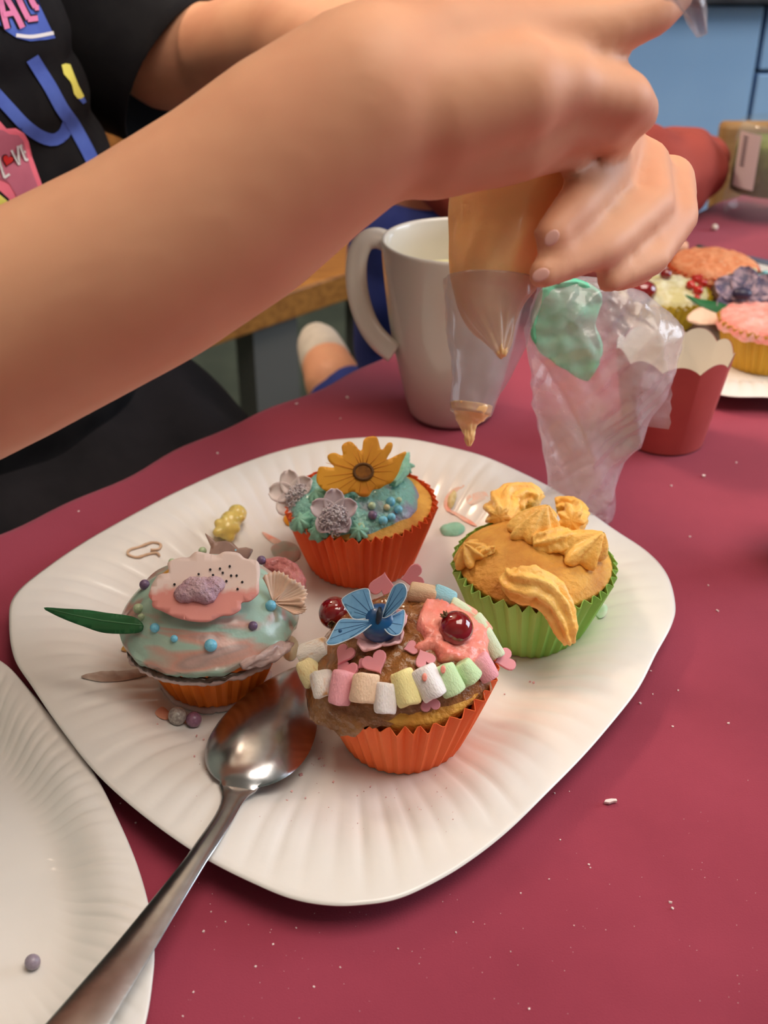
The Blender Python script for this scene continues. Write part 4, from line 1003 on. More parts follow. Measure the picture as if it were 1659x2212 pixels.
for px, py, r in ((690, 1640, 4), (700, 1655, 3), (650, 1675, 4), (720, 1690, 3), (655, 1640, 3), (670, 1620, 3), (420, 1635, 3), (465, 1582, 3), (985, 1395+30, 3), (1112, 1430, 5), (1145, 1473, 4), (1153, 1475, 3.5), (425, 1590, 2.5), (620, 1730, 2.5), (660, 1725, 2.5), (540, 1780, 2), (560, 1560+90, 2.5), (630, 1610+100, 3), (340, 1565, 2.5), (440, 1598, 2.5), (800, 1700, 2.5), (1090, 1500, 2.5)):
    p = ppt('main', px, py); pts.append((p, rw(r*.8, depth(p))))
for i in range(70):
    px, py = random.uniform(420, 1000), random.uniform(1600, 1800); p = ppt('main', px, py); pts.append((p, rw(random.uniform(.6, 1.3), depth(p))))
crumbs('sugar_crumbs', pts, 'tiny pink sugar crystals scattered on the middle paper plate', mat('pink_crystal', (224, 176, 172), (206, 150, 150), rough=.3, scale=80))
p = PZ(1318, 1732, TZ+.0008); v = [p+Vector((x, y, z)) for z in (0, .0009) for x, y in ((-.0024, -.0008), (-.0006, -.0012), (.0012, -.0004), (.0025, -.0003), (.0023, .0007), (.0004, .0008), (-.0017, .0003))]
tag(mk('sugar_flake', v, [tuple(range(6, -1, -1)), tuple(range(7, 14))]+[(i, (i+1) % 7, 7+(i+1) % 7, 7+i) for i in range(7)], M_crys, smooth=False), 'largest white sugar flake on the bare cloth right of the middle plate', 'crumb')

# ------------------------------------------------------------------ mug
M_mug = mat('white_glaze', (214, 208, 200), (210, 204, 196), rough=.22, scale=8, coat=.5)
pb = PZ(975, 927, TZ+.001); 
mr = .0405
mx, my = pb.x+.0005, pb.y+mr*.60
mh = solve_h(mx, my, 520)
rim_px = 163; mr = rw(rim_px, depth((mx, my, TZ+mh)))
mx = (980-W/2)/FPX*depth((mx, my, TZ+mh*.5))
mug = empty('mug', (mx, my, TZ)); tag(mug, 'tall white mug of pale drink standing behind the middle plate', 'mug')
prof = [(.50, .0), (.575, .004), (.615, .03), (.66, .10), (.72, .20), (.785, .32), (.85, .45), (.91, .60), (.955, .75), (.985, .88), (1.0, .985), (.995, 1.0), (.965, 1.003), (.945, .985), (.93, .88), (.90, .75), (.855, .60), (.79, .45), (.72, .32), (.64, .18), (.50, .06), (.1, .05)]
v, f = lathe_data([(r*mr, z*mh) for r, z in prof], 96, (mx, my, TZ+.001)); mk('mug_body', v, f, M_mug, mug)
dm = depth((mx, my, TZ+mh*.7))
P = spline([PD(x, y, dm) for x, y in ((842, 524), (812, 514), (785, 525), (771, 560), (770, 610), (779, 660), (797, 705), (822, 738), (852, 762))], 48, False)
v, f = tube(P, [rw(18, dm)]*48, 16, rf=lambda r, a, j: r*(1+.35*math.cos(2*a))); mk('mug_handle', v, f, M_mug, mug)
v, f = lathe_data([(.0001, .78*mh), (.5*mr, .78*mh), (.905*mr, .78*mh)], 64, (mx, my, TZ), cap=False); 
tag(mk('pale_drink', v, f, mat('pale_drink', (228, 224, 180), (218, 214, 166), rough=.1, scale=20)), 'pale yellowish drink inside the white mug', 'drink')

# red scalloped paper cup
M_redp = mat('red_card', (194, 88, 82), (184, 80, 76), rough=.6, scale=30)
M_cardw = mat('white_card', (226, 218, 206), (222, 214, 202), rough=.7, scale=30)
pb = PZ(1450, 984, TZ+.001); rb = rw(88, depth(pb)); cx, cy = pb.x, pb.y+rb
ch = solve_h(cx, cy, 756); rr = rw(122, depth((cx, cy, TZ+ch)))*1.03
t = empty('paper_cup', (cx, cy, TZ)); tag(t, 'red paper cup with scalloped white lined rim standing right of the plastic bag', 'cup')
def cupwall(dr, nzv=10, n=240, sc=10):
    vs = []
    for j in range(nzv):
        s = j/(nzv-1)
        for i in range(n):
            a = 2*math.pi*i/n; r = rb+(rr-rb)*s-dr; hh = ch+ .0050*(abs(math.sin(a*sc/2+.5))**.8)-.003
            vs.append((cx+r*math.cos(a), cy+r*math.sin(a), TZ+.0012+hh*s))
    return vs, grid_faces(n, nzv)
v, f = cupwall(0); mk('card_wall', v, f, M_redp, t)
v, f = cupwall(.0005); mk('white_lining', v, f, M_cardw, t)
v, f = lathe_data([(.0001, .0015), (rb-.0006, .0015)], 64, (cx, cy, TZ), cap=False); mk('cup_base', v, f, M_cardw, t)
d = depth((cx, cy-rb*1.1, TZ+.02)); q = PY = None

# crumpled plastic bag with mint icing
def PYp(px, py, y0):
    r = ray(px, py); return CAM+r*(y0/r.y)
y0 = PZ(1250, 1112, TZ+.014).y+.012
M_film = mat('clear_film', (240, 232, 238), (230, 220, 228), rough=.13, scale=40, alpha=.35, coat=.9, spec=.9, bump=.5, bscale=90, bdist=.003)
rowsp = [(1124, 1180, 1318), (1105, 1174, 1322), (1082, 1172, 1322), (1050, 1190, 1324), (1000, 1184, 1342), (960, 1174, 1378), (900, 1160, 1402), (850, 1152, 1432), (800, 1146, 1452), (750, 1140, 1466), (715, 1140, 1474), (692, 1142, 1462), (665, 1148, 1428), (640, 1156, 1395), (615, 1168, 1345), (602, 1200, 1310), (598, 1228, 1270)]
rows2 = []
for i in range(len(rowsp)-1):
    for k in range(8):
        a, b = rowsp[i], rowsp[i+1]; rows2.append(tuple(a[q]+(b[q]-a[q])*k/8 for q in range(3)))
rows2.append(rowsp[-1]); NB = 140; vs = []
for j, (py, xl, xr) in enumerate(rows2):
    t_ = j/(len(rows2)-1); cxp = (xl+xr)/2; hwp = (xr-xl)/2; d = depth(PYp(cxp, py, y0)); hw_ = rw(hwp, d); c0 = PYp(cxp, py, y0)
    for i in range(NB):
        a = 2*math.pi*i/NB; thin = .50*min(1, .35+4*min(t_, 1-t_))
        p = c0+Vector((hw_*math.cos(a), hw_*thin*math.sin(a), 0))
        q = p*1.0; u = q.x*1.0+q.z*.55
        wr = .0036*(1-abs(nz((u*52, q.z*13, a*.35+3)))*2.6)+.0022*(1-2.4*abs(nz((q.x*80-q.z*70, q.z*22, a*.5))))+.0004*(1-2.5*abs(nz((q.x*260+q.z*120, q.z*180, a))))
        p += Vector((math.cos(a)*.35, math.sin(a), 0))*wr
        vs.append(p)
bag = empty('plastic_bag', PYp(1250, 1120, y0)); tag(bag, 'crumpled clear plastic bag with mint icing remains standing behind the green cupcake', 'bag')
k = len(vs); f = grid_faces(NB, len(rows2)); vs.append(PYp(1250, 1124, y0)); vs.append(PYp(1250, 598, y0))
f += [(k, (i+1) % NB, i) for i in range(NB)]; b = (len(rows2)-1)*NB; f += [(k+1, b+i, b+(i+1) % NB) for i in range(NB)]
mk('film', vs, f, M_film, bag)
# tail flap of the bag to the right
v, fq = [], []
for j in range(9):
    for i in range(6):
        px = 1385+(i/5)*(66-6*j/8*1.0)+ (4 if j % 2 else 0); py = 800+j*15+i*1.5
        v.append(PYp(px, py, y0-.004+.003*nz((i*.8, j*.8, 3))+.004*i/5))
mk('film_flap', v, grid_faces(6, 9, False), M_film, bag)
M_mintin = mat('mint_remains', (116, 226, 184), (170, 232, 206), rough=.4, scale=40, bump=.3, bscale=100, ramp=(.45, .62), alpha=.92)
v, F = fill2d(smoothpoly([(1168, 628), (1200, 610), (1250, 606), (1300, 640), (1285, 700), (1300, 760), (1270, 820), (1225, 800), (1180, 770), (1150, 730), (1152, 670)], 60), 8)
vs = [PYp(x, y, y0-.006+.004*nz((x*.03, y*.03, 2))) for x, y in v]
mk('mint_icing', vs, F, M_mintin, bag, solid=.003, offset=0)

# ------------------------------------------------------------------ green jar, marker
M_glass = mat('jar_glass', (214, 224, 222), rough=.05, alpha=.13, spec=.9, coat=1.0)
M_matcha = mat('green_powder', (112, 120, 58), (92, 102, 46), rough=.8, scale=60, bump=.4, bscale=300, c3=(132, 138, 86))
pj = PZ(1655, 492, TZ); jr = rw(88, depth(pj)); jx, jy = PZ(1655, 478, TZ).x, pj.y+jr*.9; jh = solve_h(jx, jy, 262)
t = empty('jar', (jx, jy, TZ)); tag(t, 'glass jar of green powder with white label at the right edge of the cloth', 'jar')
v, f = lathe_data([(jr*.9, .001), (jr, .006), (jr*1.0, .020), (jr*.93, .026), (jr*.94, jh*.8), (jr*.9, jh*.9), (jr*.86, jh*.93), (jr*.88, jh), (jr*.80, jh)], 64, (jx, jy, TZ), cap=False); mk('glass', v, f, M_glass, t)
v, f = lathe_data([(jr*.5, .024), (jr*.90, .026), (jr*.91, jh*.72), (jr*.85, jh*.80), (jr*.4, jh*.82)], 48, (jx, jy, TZ)); mk('green_powder', v, f, M_matcha, t)
v, f = [], []
for j in range(2):
    for i in range(17):
        a = A(192+i*40/16); r = jr*.955; v.append((jx+r*math.cos(a), jy+r*math.sin(a), TZ+.032+j*jh*.56))
lab = mk('label', v, grid_faces(17, 2, False), mat('label_paper', (206, 196, 200), rough=.6), t)
V, F = [], []
random.seed(3)
for r_ in range(9):
    b = len(V); z0 = TZ+.032+jh*(.22+.035*r_)
    for j in range(2):
        for i in range(5):
            a = A(202+i*9/4); r = jr*.96; V.append((jx+r*math.cos(a), jy+r*math.sin(a), z0+j*jh*.02))
    F += [tuple(b+x for x in q) for q in grid_faces(5, 2, False)]
mk('label_lines', V, F, mat('label_ink', (86, 84, 96), rough=.6), lab)
a_, b_ = PZ(1503, 541, TZ+.005), PZ(1720, 588, TZ+.005); dv = (b_-a_)
v, f = tube([a_+dv*.03, a_+dv*.5, b_], [.0048]*3, 20)
o = mk('marker_pen', v, f, mat('marker_grey', (92, 100, 124), (84, 92, 116), rough=.4)); tag(o, 'blue grey marker pen with dark green end lying behind the far plate', 'pen')
v, f = tube([a_, a_+dv*.008, a_+dv*.055], [.0040, .0052, .0052], 20); mk('pen_end', v, f, mat('marker_green', (22, 58, 48), rough=.4), o)

# ------------------------------------------------------------------ small cupcakes on the far plate
M_yel = liner_mat('yellow_green_paper', (206, 184, 48), (188, 164, 36))
M_gold = liner_mat('golden_paper', (212, 162, 52), (196, 146, 42))
M_orf = liner_mat('red_orange_paper', (232, 92, 40), (216, 78, 30))
M_brf = liner_mat('brown_paper', (120, 84, 60), (104, 70, 50))
Z3 = TZ+.0018
f1 = cupcake(1440, 722, .021, .0330, .0240, 'cupcake in yellow green case with cream icing and red berries on the far plate', M_yel, dome=.006, seed=11, q=.67, pleats=36)
f2 = cupcake(1545, 655, .021, .0340, .0230, 'cupcake with orange icing at the back of the far plate', M_orf, dome=.006, seed=12, q=.67, pleats=36)
f3 = cupcake(1646, 730, .021, .0335, .0250, 'chocolate cupcake with pearls and a violet flower on the far plate', M_brf, dome=.008, seed=13, q=.67, pleats=36)
f4 = cupcake(1668, 812, .0245, .0325, .0300, 'cupcake in golden case with pink icing at the front of the far plate', M_gold, dome=.004, seed=14, q=.67, pleats=36)
def ficing(c, name, c1, c2, c3=None, th=.003, rm=.96, bump=.8):
    icing(c, name, mat(name+'_far', c1, c2, rough=.4, scale=120, bump=bump, bscale=400, bdist=.002, c3=c3), lambda s, a: th, lambda a: rm+.05*nz((math.cos(a)*5+c.seed, math.sin(a)*5, 1)), n=80, rings=16, lump=lambda x, y: .0016*nz((x*220, y*220, c.seed)))
ficing(f1, 'cream_icing', (226, 222, 190), (206, 196, 140)); ficing(f2, 'orange_icing', (236, 160, 116), (226, 132, 84), (240, 206, 170), th=.004, rm=1.02)
ficing(f3, 'chocolate_icing', (122, 92, 76), (84, 60, 50), (170, 146, 132), th=.005, rm=1.02); ficing(f4, 'pink_icing', (244, 150, 140), (238, 176, 168), (248, 196, 188), th=.0035, rm=1.04)
for c in (f1, f2, f3, f4): c.surf = (lambda c: (lambda x, y: c.top(x, y)+.004))(c)
M_ru = M_cur
def berry(c, px, py, rp, label, sc=(1, 1, 1)):
    p, nn = hit(c, px, py+rp*.4); r = rw(rp, depth(p)); ctr = p+nn*r*.5; v, f = uvs(r, 18, 12)
    tag(mk('red_berry', [ctr+Vector((q.x*sc[0], q.y*sc[1], q.z*sc[2])) for q in v], f, M_ru), label, 'berry', 'red berries on the far cupcake')
berry(f1, 1437, 594, 13, 'small round red berry at the top of the cream iced far cupcake')
berry(f1, 1388, 628, 26, 'large dark red berry on the left side of the cream iced far cupcake', (1.25, 1, .9))
B = Blob()
for px, py, r in ((1505, 605, 13), (1492, 615, 11), (1518, 612, 11), (1508, 628, 12), (1506, 644, 9), (1498, 598, 6), (1514, 597, 6)):
    p, nn = hit(f1, px, py); p = PD(px, py, depth(p)-.004); B.ball(p, rw(r, depth(p)))
tag(B.build('gummy_bear', mat('red_gummy', (196, 36, 28), (170, 22, 22), rough=.2, scale=60, sss=.3, coat=.4), voxel=.0016, smooth=2), 'red gummy bear on the right edge of the cream iced far cupcake', 'candy')
for i, (px, py) in enumerate(((1590, 612), (1600, 604), (1615, 598), (1628, 586), (1640, 600), (1652, 592), (1625, 606), (1583, 625), (1610, 590), (1645, 608))):
    pearl(px, py, 7, 'teal' if i % 3 else 'cream', 'tiny turquoise sugar pearl heaped on the far chocolate cupcake' if i % 3 else 'tiny cream sugar pearl among turquoise ones on the far chocolate cupcake', c=f3, group='sugar pearls on the far chocolate cupcake')
pv_, nv_ = hit(f3, 1600, 650); pv_ = PD(1612, 642, depth(pv_)-.012)
t = empty('violet_flower', pv_); tag(t, 'violet striped flower leaning on the far chocolate cupcake', 'flower', 'wafer and sugar flowers')
M_vio = mat('violet_wafer', (72, 62, 96), (176, 150, 164), rough=.5, scale=160)
blossom(t, pv_, Vector((-.1, -.6, .8)), UP, 6, rw(74, depth(pv_)), rw(62, depth(pv_)), .002, .002, M_vio, solid=.0006)
q_ = PD(1603, 634, depth(pv_)-.006); v, f = uvs(rw(17, depth(q_)), 16, 10); mk('flower_centre', [q_+Vector((a.x*1.3, a.y, a.z*.8)) for a in v], f, mat('violet_dark', (48, 44, 72), rough=.4), t)
oL2 = PD(1545, 660, depth(pv_)-.004)
o = on_plane([(1480, 637), (1510, 646), (1545, 652), (1580, 664), (1588, 678), (1560, 680), (1530, 670), (1500, 654)], oL2, Vector((0, -.4, .9)).normalized(), .0006, 'wafer_leaf', M_leaf, None, sm=40, step=8)
tag(o, 'green wafer leaf on the far plate under the violet flower', 'leaf', 'wafer leaves')
oL3 = PD(1520, 685, depth(pv_)-.010)
o = on_plane([(1484, 690), (1492, 676), (1515, 664), (1545, 668), (1575, 680), (1570, 692), (1540, 700), (1505, 700)], oL3, Vector((0, -.4, .9)).normalized(), .0008, 'wafer_petal', M_peach, None, sm=40, step=8)
tag(o, 'peach wafer petal on the far plate below the green leaf', 'petal')

# dark bowl made up at the right edge, standing in for an unknown shadow caster
pbw = PZ(1742, 1215, TZ); br_ = rw(92, depth(pbw))
t = empty('bowl', (pbw.x, pbw.y, TZ)); tag(t, 'dark bowl added at the right edge in place of an unknown shadow caster', 'bowl')
v, f = lathe_data([(br_*.5, .001), (br_*.55, .004), (br_*.85, .02), (br_, .042), (br_*.97, .043), (br_*.8, .02), (br_*.45, .007)], 56, (pbw.x, pbw.y, TZ))
mk('added_bowl_body', v, f, mat('added_bowl_dark', (44, 34, 44), (38, 28, 38), rough=.3), t)

# ------------------------------------------------------------------ piping bag in the hands
M_bagor = mat('orange_filled_bag', (252, 206, 146), (246, 192, 128), rough=.34, scale=26, bump=.35, bscale=60, bdist=.003, coat=.3, sss=.35, c3=(255, 212, 156))
M_bagcl = mat('clear_piping_film', (196, 186, 190), (180, 168, 174), rough=.2, scale=40, alpha=.36, coat=.6, bump=.4, bscale=90, bdist=.002)
yb = PD(1012, 962, .372).y
def PB(x, y): return PD(x, y, .372+.012*max(0, (600-y)/300))
pbag = empty('piping_bag', PYp(1012, 962, yb)); tag(pbag, 'piping bag of orange icing squeezed in two hands above the plate', 'piping bag')
def bagtube(rows, n=56, wr=.0012):
    P = [PB(x, y) for x, y, *_ in rows]; R = [rw(q[2], depth(p)) for p, q in zip(P, rows)]
    P = [PD(q[0], q[1], depth(p)-(q[3] if len(q) > 3 else 0)) for p, q in zip(P, rows)]
    PP = spline(P, 50, False); RR = []
    for i in range(50):
        t = i/49*(len(R)-1); a = int(min(t, len(R)-2)); RR.append(R[a]+(R[a+1]-R[a])*(t-a))
    return tube(PP, RR, n, rf=lambda r, a, j: r*(1+.03*math.cos(3*a+.4))+wr*nz((math.cos(a)*3, math.sin(a)*3, j*.12)))
v, f = bagtube([(1200, 250, 46), (1160, 310, 92), (1118, 372, 124), (1090, 450, 138), (1080, 525, 128), (1066, 590, 114), (1060, 638, 108, 0), (1064, 682, 94, .0015), (1076, 725, 66, .0045), (1081, 752, 34, .0080), (1083, 768, 8, .0100)]); mk('orange_icing', v, f, M_bagor, pbag)
v, f = bagtube([(1062, 606, 106), (1060, 640, 106), (1052, 700, 97), (1045, 760, 86), (1034, 810, 74), (1024, 850, 62), (1018, 880, 50), (1016, 893, 44)], wr=.0008); mk('clear_film', v, f, M_bagcl, pbag)
v, f = bagtube([(1018, 872, 44), (1016, 888, 43), (1014, 898, 32), (1012, 908, 18), (1012, 925, 13), (1014, 945, 10), (1013, 964, 3)], n=40, wr=.0007); mk('icing_tip', v, f, M_bagor, pbag)
v, f = tube(spline([PYp(x, y, yb-.01) for x, y in ((1455, -60), (1478, -30), (1492, 0), (1500, 22), (1508, 45), (1517, 76))], 24, False), [.006, .006]+[.005-.00018*i for i in range(22)], 14, rf=lambda r, a, j: r*(1+.3*math.cos(5*a+j*.25)))
mk('twisted_end', v, f, M_bagcl, pbag)

# ------------------------------------------------------------------ child holding the bag
M_skin = mat('skin', (222, 166, 132), (214, 154, 122), rough=.52, scale=18, sss=.18, bump=.12, bscale=400, bdist=.0004, spec=.35)
M_skin2 = M_skin
M_blackt = mat('black_cotton', (30, 29, 31), (24, 23, 26), rough=.9, scale=40, bump=.3, bscale=900, bdist=.0006, spec=.2)
M_blackp = mat('black_trousers', (36, 33, 36), (28, 26, 29), rough=.9, scale=20, bump=.3, bscale=200, bdist=.002, spec=.2)
wv_ = Vector((.707, .707, 0)); fc = Vector((.707, -.707, 0))
TR = Matrix((wv_, -fc, Vector((0, 0, 1)))).transposed()
B = Blob()
def L(*pts): B.limb([(PD(x, y, d), rw(r, d)) for x, y, d, r in pts])
Cb = Vector((-.305, .655, 0))
def lean(z): return wv_*(.034*max(0, min(1, (1.0-z)/.13))+.006)
# right arm and hand (near)
rsh = Vector((-.372, .47, 1.07)); elb = PD(-640, 1050, .37)
B.limb([(rsh, .046), (elb, .036)])
B.limb([(elb, .036), (PD(-300, 870, .358), .0355), (PD(0, 724, .347), rw(238, .347)), (PD(300, 571, .337), rw(231, .337)), (PD(500, 443, .331), rw(226, .331)), (PD(640, 330, .326), rw(218, .326)), (PD(790, 225, .322), rw(205, .322))])
L((640, 330, .326, 215), (800, 215, .322, 200), (950, 120, .325, 135), (1180, 80, .330, 84))
L((790, 225, .322, 200), (950, 225, .322, 150), (1110, 190, .322, 120), (1215, 180, .326, 78))
L((760, 250, .322, 195), (930, 310, .330, 122), (1110, 300, .335, 94), (1200, 255, .335, 74))
L((900, 330, .335, 100), (1080, 335, .340, 70), (1150, 320, .342, 64))
L((1180, 80, .330, 82), (1320, 58, .332, 62), (1410, 26, .334, 54), (1458, -8, .336, 42))
L((1215, 190, .328, 74), (1346, 212, .338, 64), (1372, 240, .352, 54), (1290, 290, .376, 48), (1200, 300, .388, 42))
L((1200, 255, .335, 74), (1305, 265, .344, 56), (1330, 295, .362, 46), (1250, 330, .384, 42))
L((1150, 320, .342, 64), (1225, 318, .350, 48), (1250, 345, .366, 42), (1190, 370, .388, 38))
L((860, 80, .325, 120), (1000, -20, .325, 84), (1150, -70, .330, 66), (1270, -60, .340, 54))
# left arm and hand (far)
lsh = PD(150, -60, .785); lel = PD(650, 90, .66)
B.limb([(lsh, .042), (PD(361, 124, .755), .034), (PD(470, 124, .735), .0335), (lel, .033), (PD(900, 190, .55), .029), (PD(1170, 300, .432), .0165)])
L((1170, 300, .432, 94), (1290, 290, .405, 66), (1330, 290, .390, 54))
L((1170, 310, .432, 94), (1320, 330, .410, 62), (1400, 350, .395, 50))
L((1170, 320, .432, 94), (1330, 370, .420, 60), (1450, 388, .408, 48))
L((1170, 330, .432, 90), (1340, 410, .428, 56), (1430, 425, .420, 42))
L((1330, 285, .390, 58), (1312, 370, .372, 55), (1240, 452, .352, 49), (1190, 508, .345, 40))
L((1396, 348, .395, 50), (1410, 440, .380, 50), (1302, 532, .358, 46), (1170, 592, .346, 35))
L((1450, 385, .408, 52), (1466, 468, .392, 44), (1408, 560, .376, 38), (1312, 608, .364, 29))
L((1430, 425, .420, 42), (1440, 510, .405, 34), (1385, 588, .388, 29), (1330, 612, .378, 24))
L((1180, 310, .43, 70), (1100, 350, .418, 48), (1060, 400, .405, 40))
# trunk, neck, head, legs
for z, hw_, hd in ((.60, .118, .095), (.68, .112, .088), (.76, .108, .082), (.84, .110, .080), (.92, .116, .082), (1.0, .122, .084), (1.08, .118, .076)):
    B.ball(Cb+lean(z)+Vector((0, 0, z)), 1, (hw_, hd, .062), TR)
B.limb([(rsh, .046), (Cb+Vector((0, 0, 1.10)), .055), (lsh, .044)])
hc = Cb+fc*.055+Vector((0, 0, 1.325))
B.limb([(Cb+Vector((0, 0, 1.12)), .042), (Cb+fc*.025+Vector((0, 0, 1.23)), .036)])
B.ball(hc, .084, (.92, 1.08, 1.12), TR); B.ball(hc+fc*.030-Vector((0, 0, .055)), .048, (1, .95, .9), TR)
B.limb([(hc+fc*.092+Vector((0, 0, .012)), .006), (hc+fc*.104-Vector((0, 0, .018)), .0105)])
for s in (-1, 1): B.ball(hc+wv_*s*.080-Vector((0, 0, .012)), .017, (.35, .7, 1), TR)
B.limb([(hc+fc*.088-Vector((0, 0, .048))-wv_*.016, .0055), (hc+fc*.088-Vector((0, 0, .048))+wv_*.016, .0055)])
hipc = Cb-fc*.02+Vector((0, 0, .615))
for s in (-1, 1):
    h0 = hipc+wv_*s*.072; kn = h0+fc*.33+Vector((0, 0, -.02)); an = kn+Vector((0, 0, -.50))-fc*.05
    B.limb([(h0, .070), (kn, .052)]); B.limb([(kn, .052), (an+Vector((0, 0, .25)), .045), (an, .032)]); B.limb([(an, .032), (an+Vector((0, 0, -.045)), .030), (an+fc*.13+Vector((0, 0, -.06)), .026)])
child = B.build('person', M_skin, voxel=.0024, smooth=5)
tag(child, 'person in black printed t-shirt squeezing an orange piping bag with both hands', 'person')
for (x, y, d, dx, dy) in ((1192, 514, .3312, -.6, .8), (1168, 594, .3332, -.9, .45)):
    c_ = PD(x, y, d); r_ = rw(17, d); n_ = (CAM-c_).normalized(); up_ = (RT*dx-UP*dy); up_ = (up_-n_*up_.dot(n_)).normalized(); sd = up_.cross(n_)
    v, f = uvs(1.0, 16, 10); mk('fingernail', [c_+sd*q.x*r_*.8+up_*q.y*r_*1.15+n_*q.z*r_*.16 for q in v], f, mat('fingernail', (222, 170, 158), (216, 162, 150), rough=.3, scale=30), child)
# face details, hair
M_eye = mat('eye_white', (236, 232, 226), rough=.2); M_iris = mat('iris_brown', (70, 46, 30), rough=.2); M_hair = mat('brown_hair', (92, 64, 42), (66, 44, 28), rough=.5, scale=120, stretch=(1, 1, .1), bump=.8, bscale=300)
for s in (-1, 1):
    e = hc+wv_*s*.031+fc*.077+Vector((0, 0, .006)); v, f = uvs(.0115, 16, 12); ey = mk('eye', [e+q for q in v], f, M_eye, child)
    v, f = uvs(.0058, 12, 8); mk('iris', [e+fc*.0078-Vector((0, 0, .002))+q for q in v], f, M_iris, ey)
B = Blob()
B.ball(hc-fc*.012+Vector((0, 0, .022)), .090, (.98, 1.02, 1.06), TR); B.limb([(hc-fc*.05, .07), (hc-fc*.075-Vector((0, 0, .10)), .055), (hc-fc*.07-Vector((0, 0, .19)), .03)])
hair = B.build('hair', M_hair, child, voxel=.005, smooth=3)
# trousers
B = Blob()
B.ball(hipc-Vector((0, 0, 0)), 1, (.145, .118, .085), TR)
for s in (-1, 1):
    h0 = hipc+wv_*s*.072; kn = h0+fc*.33+Vector((0, 0, -.02)); an = kn+Vector((0, 0, -.44))-fc*.045
    B.limb([(h0, .086), (kn, .064)]); B.limb([(kn, .064), (an, .050)])
mk_tr = B.build('trousers', M_blackp, child, voxel=.005, smooth=4, disp=lambda v: Vector((nz(v*22), nz(v*22+Vector((3, 0, 0))), nz(v*22+Vector((0, 3, 0)))))*.008)
# t-shirt
B = Blob()
for i in range(15):
    z = .60+i*.036; t_ = i/14
    B.ball(Cb+lean(z)+Vector((0, 0, z)), 1, (.134-.010*math.sin(t_*3.1), .098, .06), TR)
B.limb([(rsh+Vector((0, 0, .004)), .056), (Cb+Vector((0, 0, 1.10)), .066), (lsh+Vector((0, 0, .004)), .054)])
B.limb([(rsh, .057), (rsh.lerp(elb, .45), .062)])
shirt = B.build('t_shirt', M_blackt, child, voxel=.004, smooth=4, disp=lambda v: Vector((nz(v*14), nz(v*14+Vector((3, 0, 0))), nz(v*14+Vector((0, 3, 0)))))*.004)
# loose far sleeve, open at the hem
s0, s1 = PD(160, 16, .762), PD(386, 158, .757)
ds = (s1-s0).normalized()
path = [s0.lerp(s1, k/12) for k in range(13)]
v, f = tube(path, [.074-.0185*(k/12)**.8 for k in range(13)], 48, rf=lambda r, a, j: r*(1+.06*math.cos(2*a+1)*(j/12))+.0025*nz((math.cos(a)*2, math.sin(a)*2, j*.2)), cap=False)
mk('far_sleeve', v, f, M_blackt, child, solid=.0016, offset=-1)
# long flap of the shirt over the lap
v = []
for j in range(26):
    for i in range(40):
        u, t_ = i/39, j/25
        px = -60+u*(545-30*t_)
        p = PD(px, 0, 1)
        # surface of the lap behind the table edge, height falls toward the edge
        y_e = 1160-(px)*.4607
        py = 760-(px-480)*.12 if 0 else (y_e-330*(1-t_)+20)
        base = PZ(px, y_e+10, TZ-.05)
        v.append(None)
V, F = [], []
NI, NJ = 46, 20
for j in range(NJ):
    t_ = j/(NJ-1)
    for i in range(NI):
        u = i/(NI-1)
        a = TM @ Vector((-.10+u*(.372-.03*abs(t_-.55)), -.012-.19*t_, 0))
        z = TZ-.075+.095*t_**.7+.012*nz((u*6, t_*5, 1))-(.05*max(0, (u-.8)/.2)**2)
        V.append((a.x, a.y, z))
flap = mk('shirt_hem', V, grid_faces(NI, NJ, False), M_blackp, child, solid=.002, offset=-1)

# prints on the shirt: flat shapes lying on the cloth
bv = None
def shirt_bvh():
    W_ = WORLD[shirt.name]; me = shirt.data
    return BVHTree.FromPolygons([W_ @ v.co for v in me.vertices], [tuple(p.vertices) for p in me.polygons])
bv = shirt_bvh()
def onshirt(poly, name, m, off, parent=None, step=6):
    v, f = fill2d(poly, step); P = []
    for x, y in v:
        d = ray(x, y).normalized(); h, n_, i_, dd = bv.ray_cast(CAM, d)
        P.append(None if h is None or dd > .9 or dd < .45 else h-d*off)
    ok = [i for i, p in enumerate(P) if p is not None]
    if len(ok) < 4: return None
    mp = {k: n for n, k in enumerate(ok)}
    F_ = [tuple(mp[i] for i in t) for t in f if all(P[i] is not None for i in t)]
    F_ = [t for t in F_ if max((P[ok[t[a]]]-P[ok[t[(a+1) % 3]]]).length for a in range(3)) < .02]
    if not F_: return None
    return mk(name, [P[i] for i in ok], F_, m, parent or shirt)
def stroke(pts, wd_, sm=True):
    P = spline([(x, y, 0) for x, y in pts], 24, False) if sm and len(pts) > 2 else [Vector((x, y, 0)) for x, y in pts]
    Lf, Rf = [], []
    for i, p in enumerate(P):
        t_ = (P[min(i+1, len(P)-1)]-P[max(i-1, 0)]).normalized(); n_ = Vector((-t_.y, t_.x, 0))*wd_/2
        Lf.append((p.x+n_.x, p.y+n_.y)); Rf.append((p.x-n_.x, p.y-n_.y))
    return Lf+Rf[::-1]
M_pblue = mat('print_blue', (82, 108, 196), (76, 100, 188), rough=.8, scale=60); M_ppink = mat('print_pink', (226, 128, 172), rough=.8); M_prose = mat('print_rose', (206, 116, 140), (198, 108, 132), rough=.8)
M_ppk2 = mat('print_bright_pink', (250, 124, 146), rough=.8); M_pyel = mat('print_yellow', (238, 232, 112), rough=.8); M_pwh = mat('print_white', (238, 236, 238), rough=.8); M_pred = mat('print_red', (216, 44, 44), rough=.8); M_pblk = mat('print_black', (16, 16, 18), rough=.9)
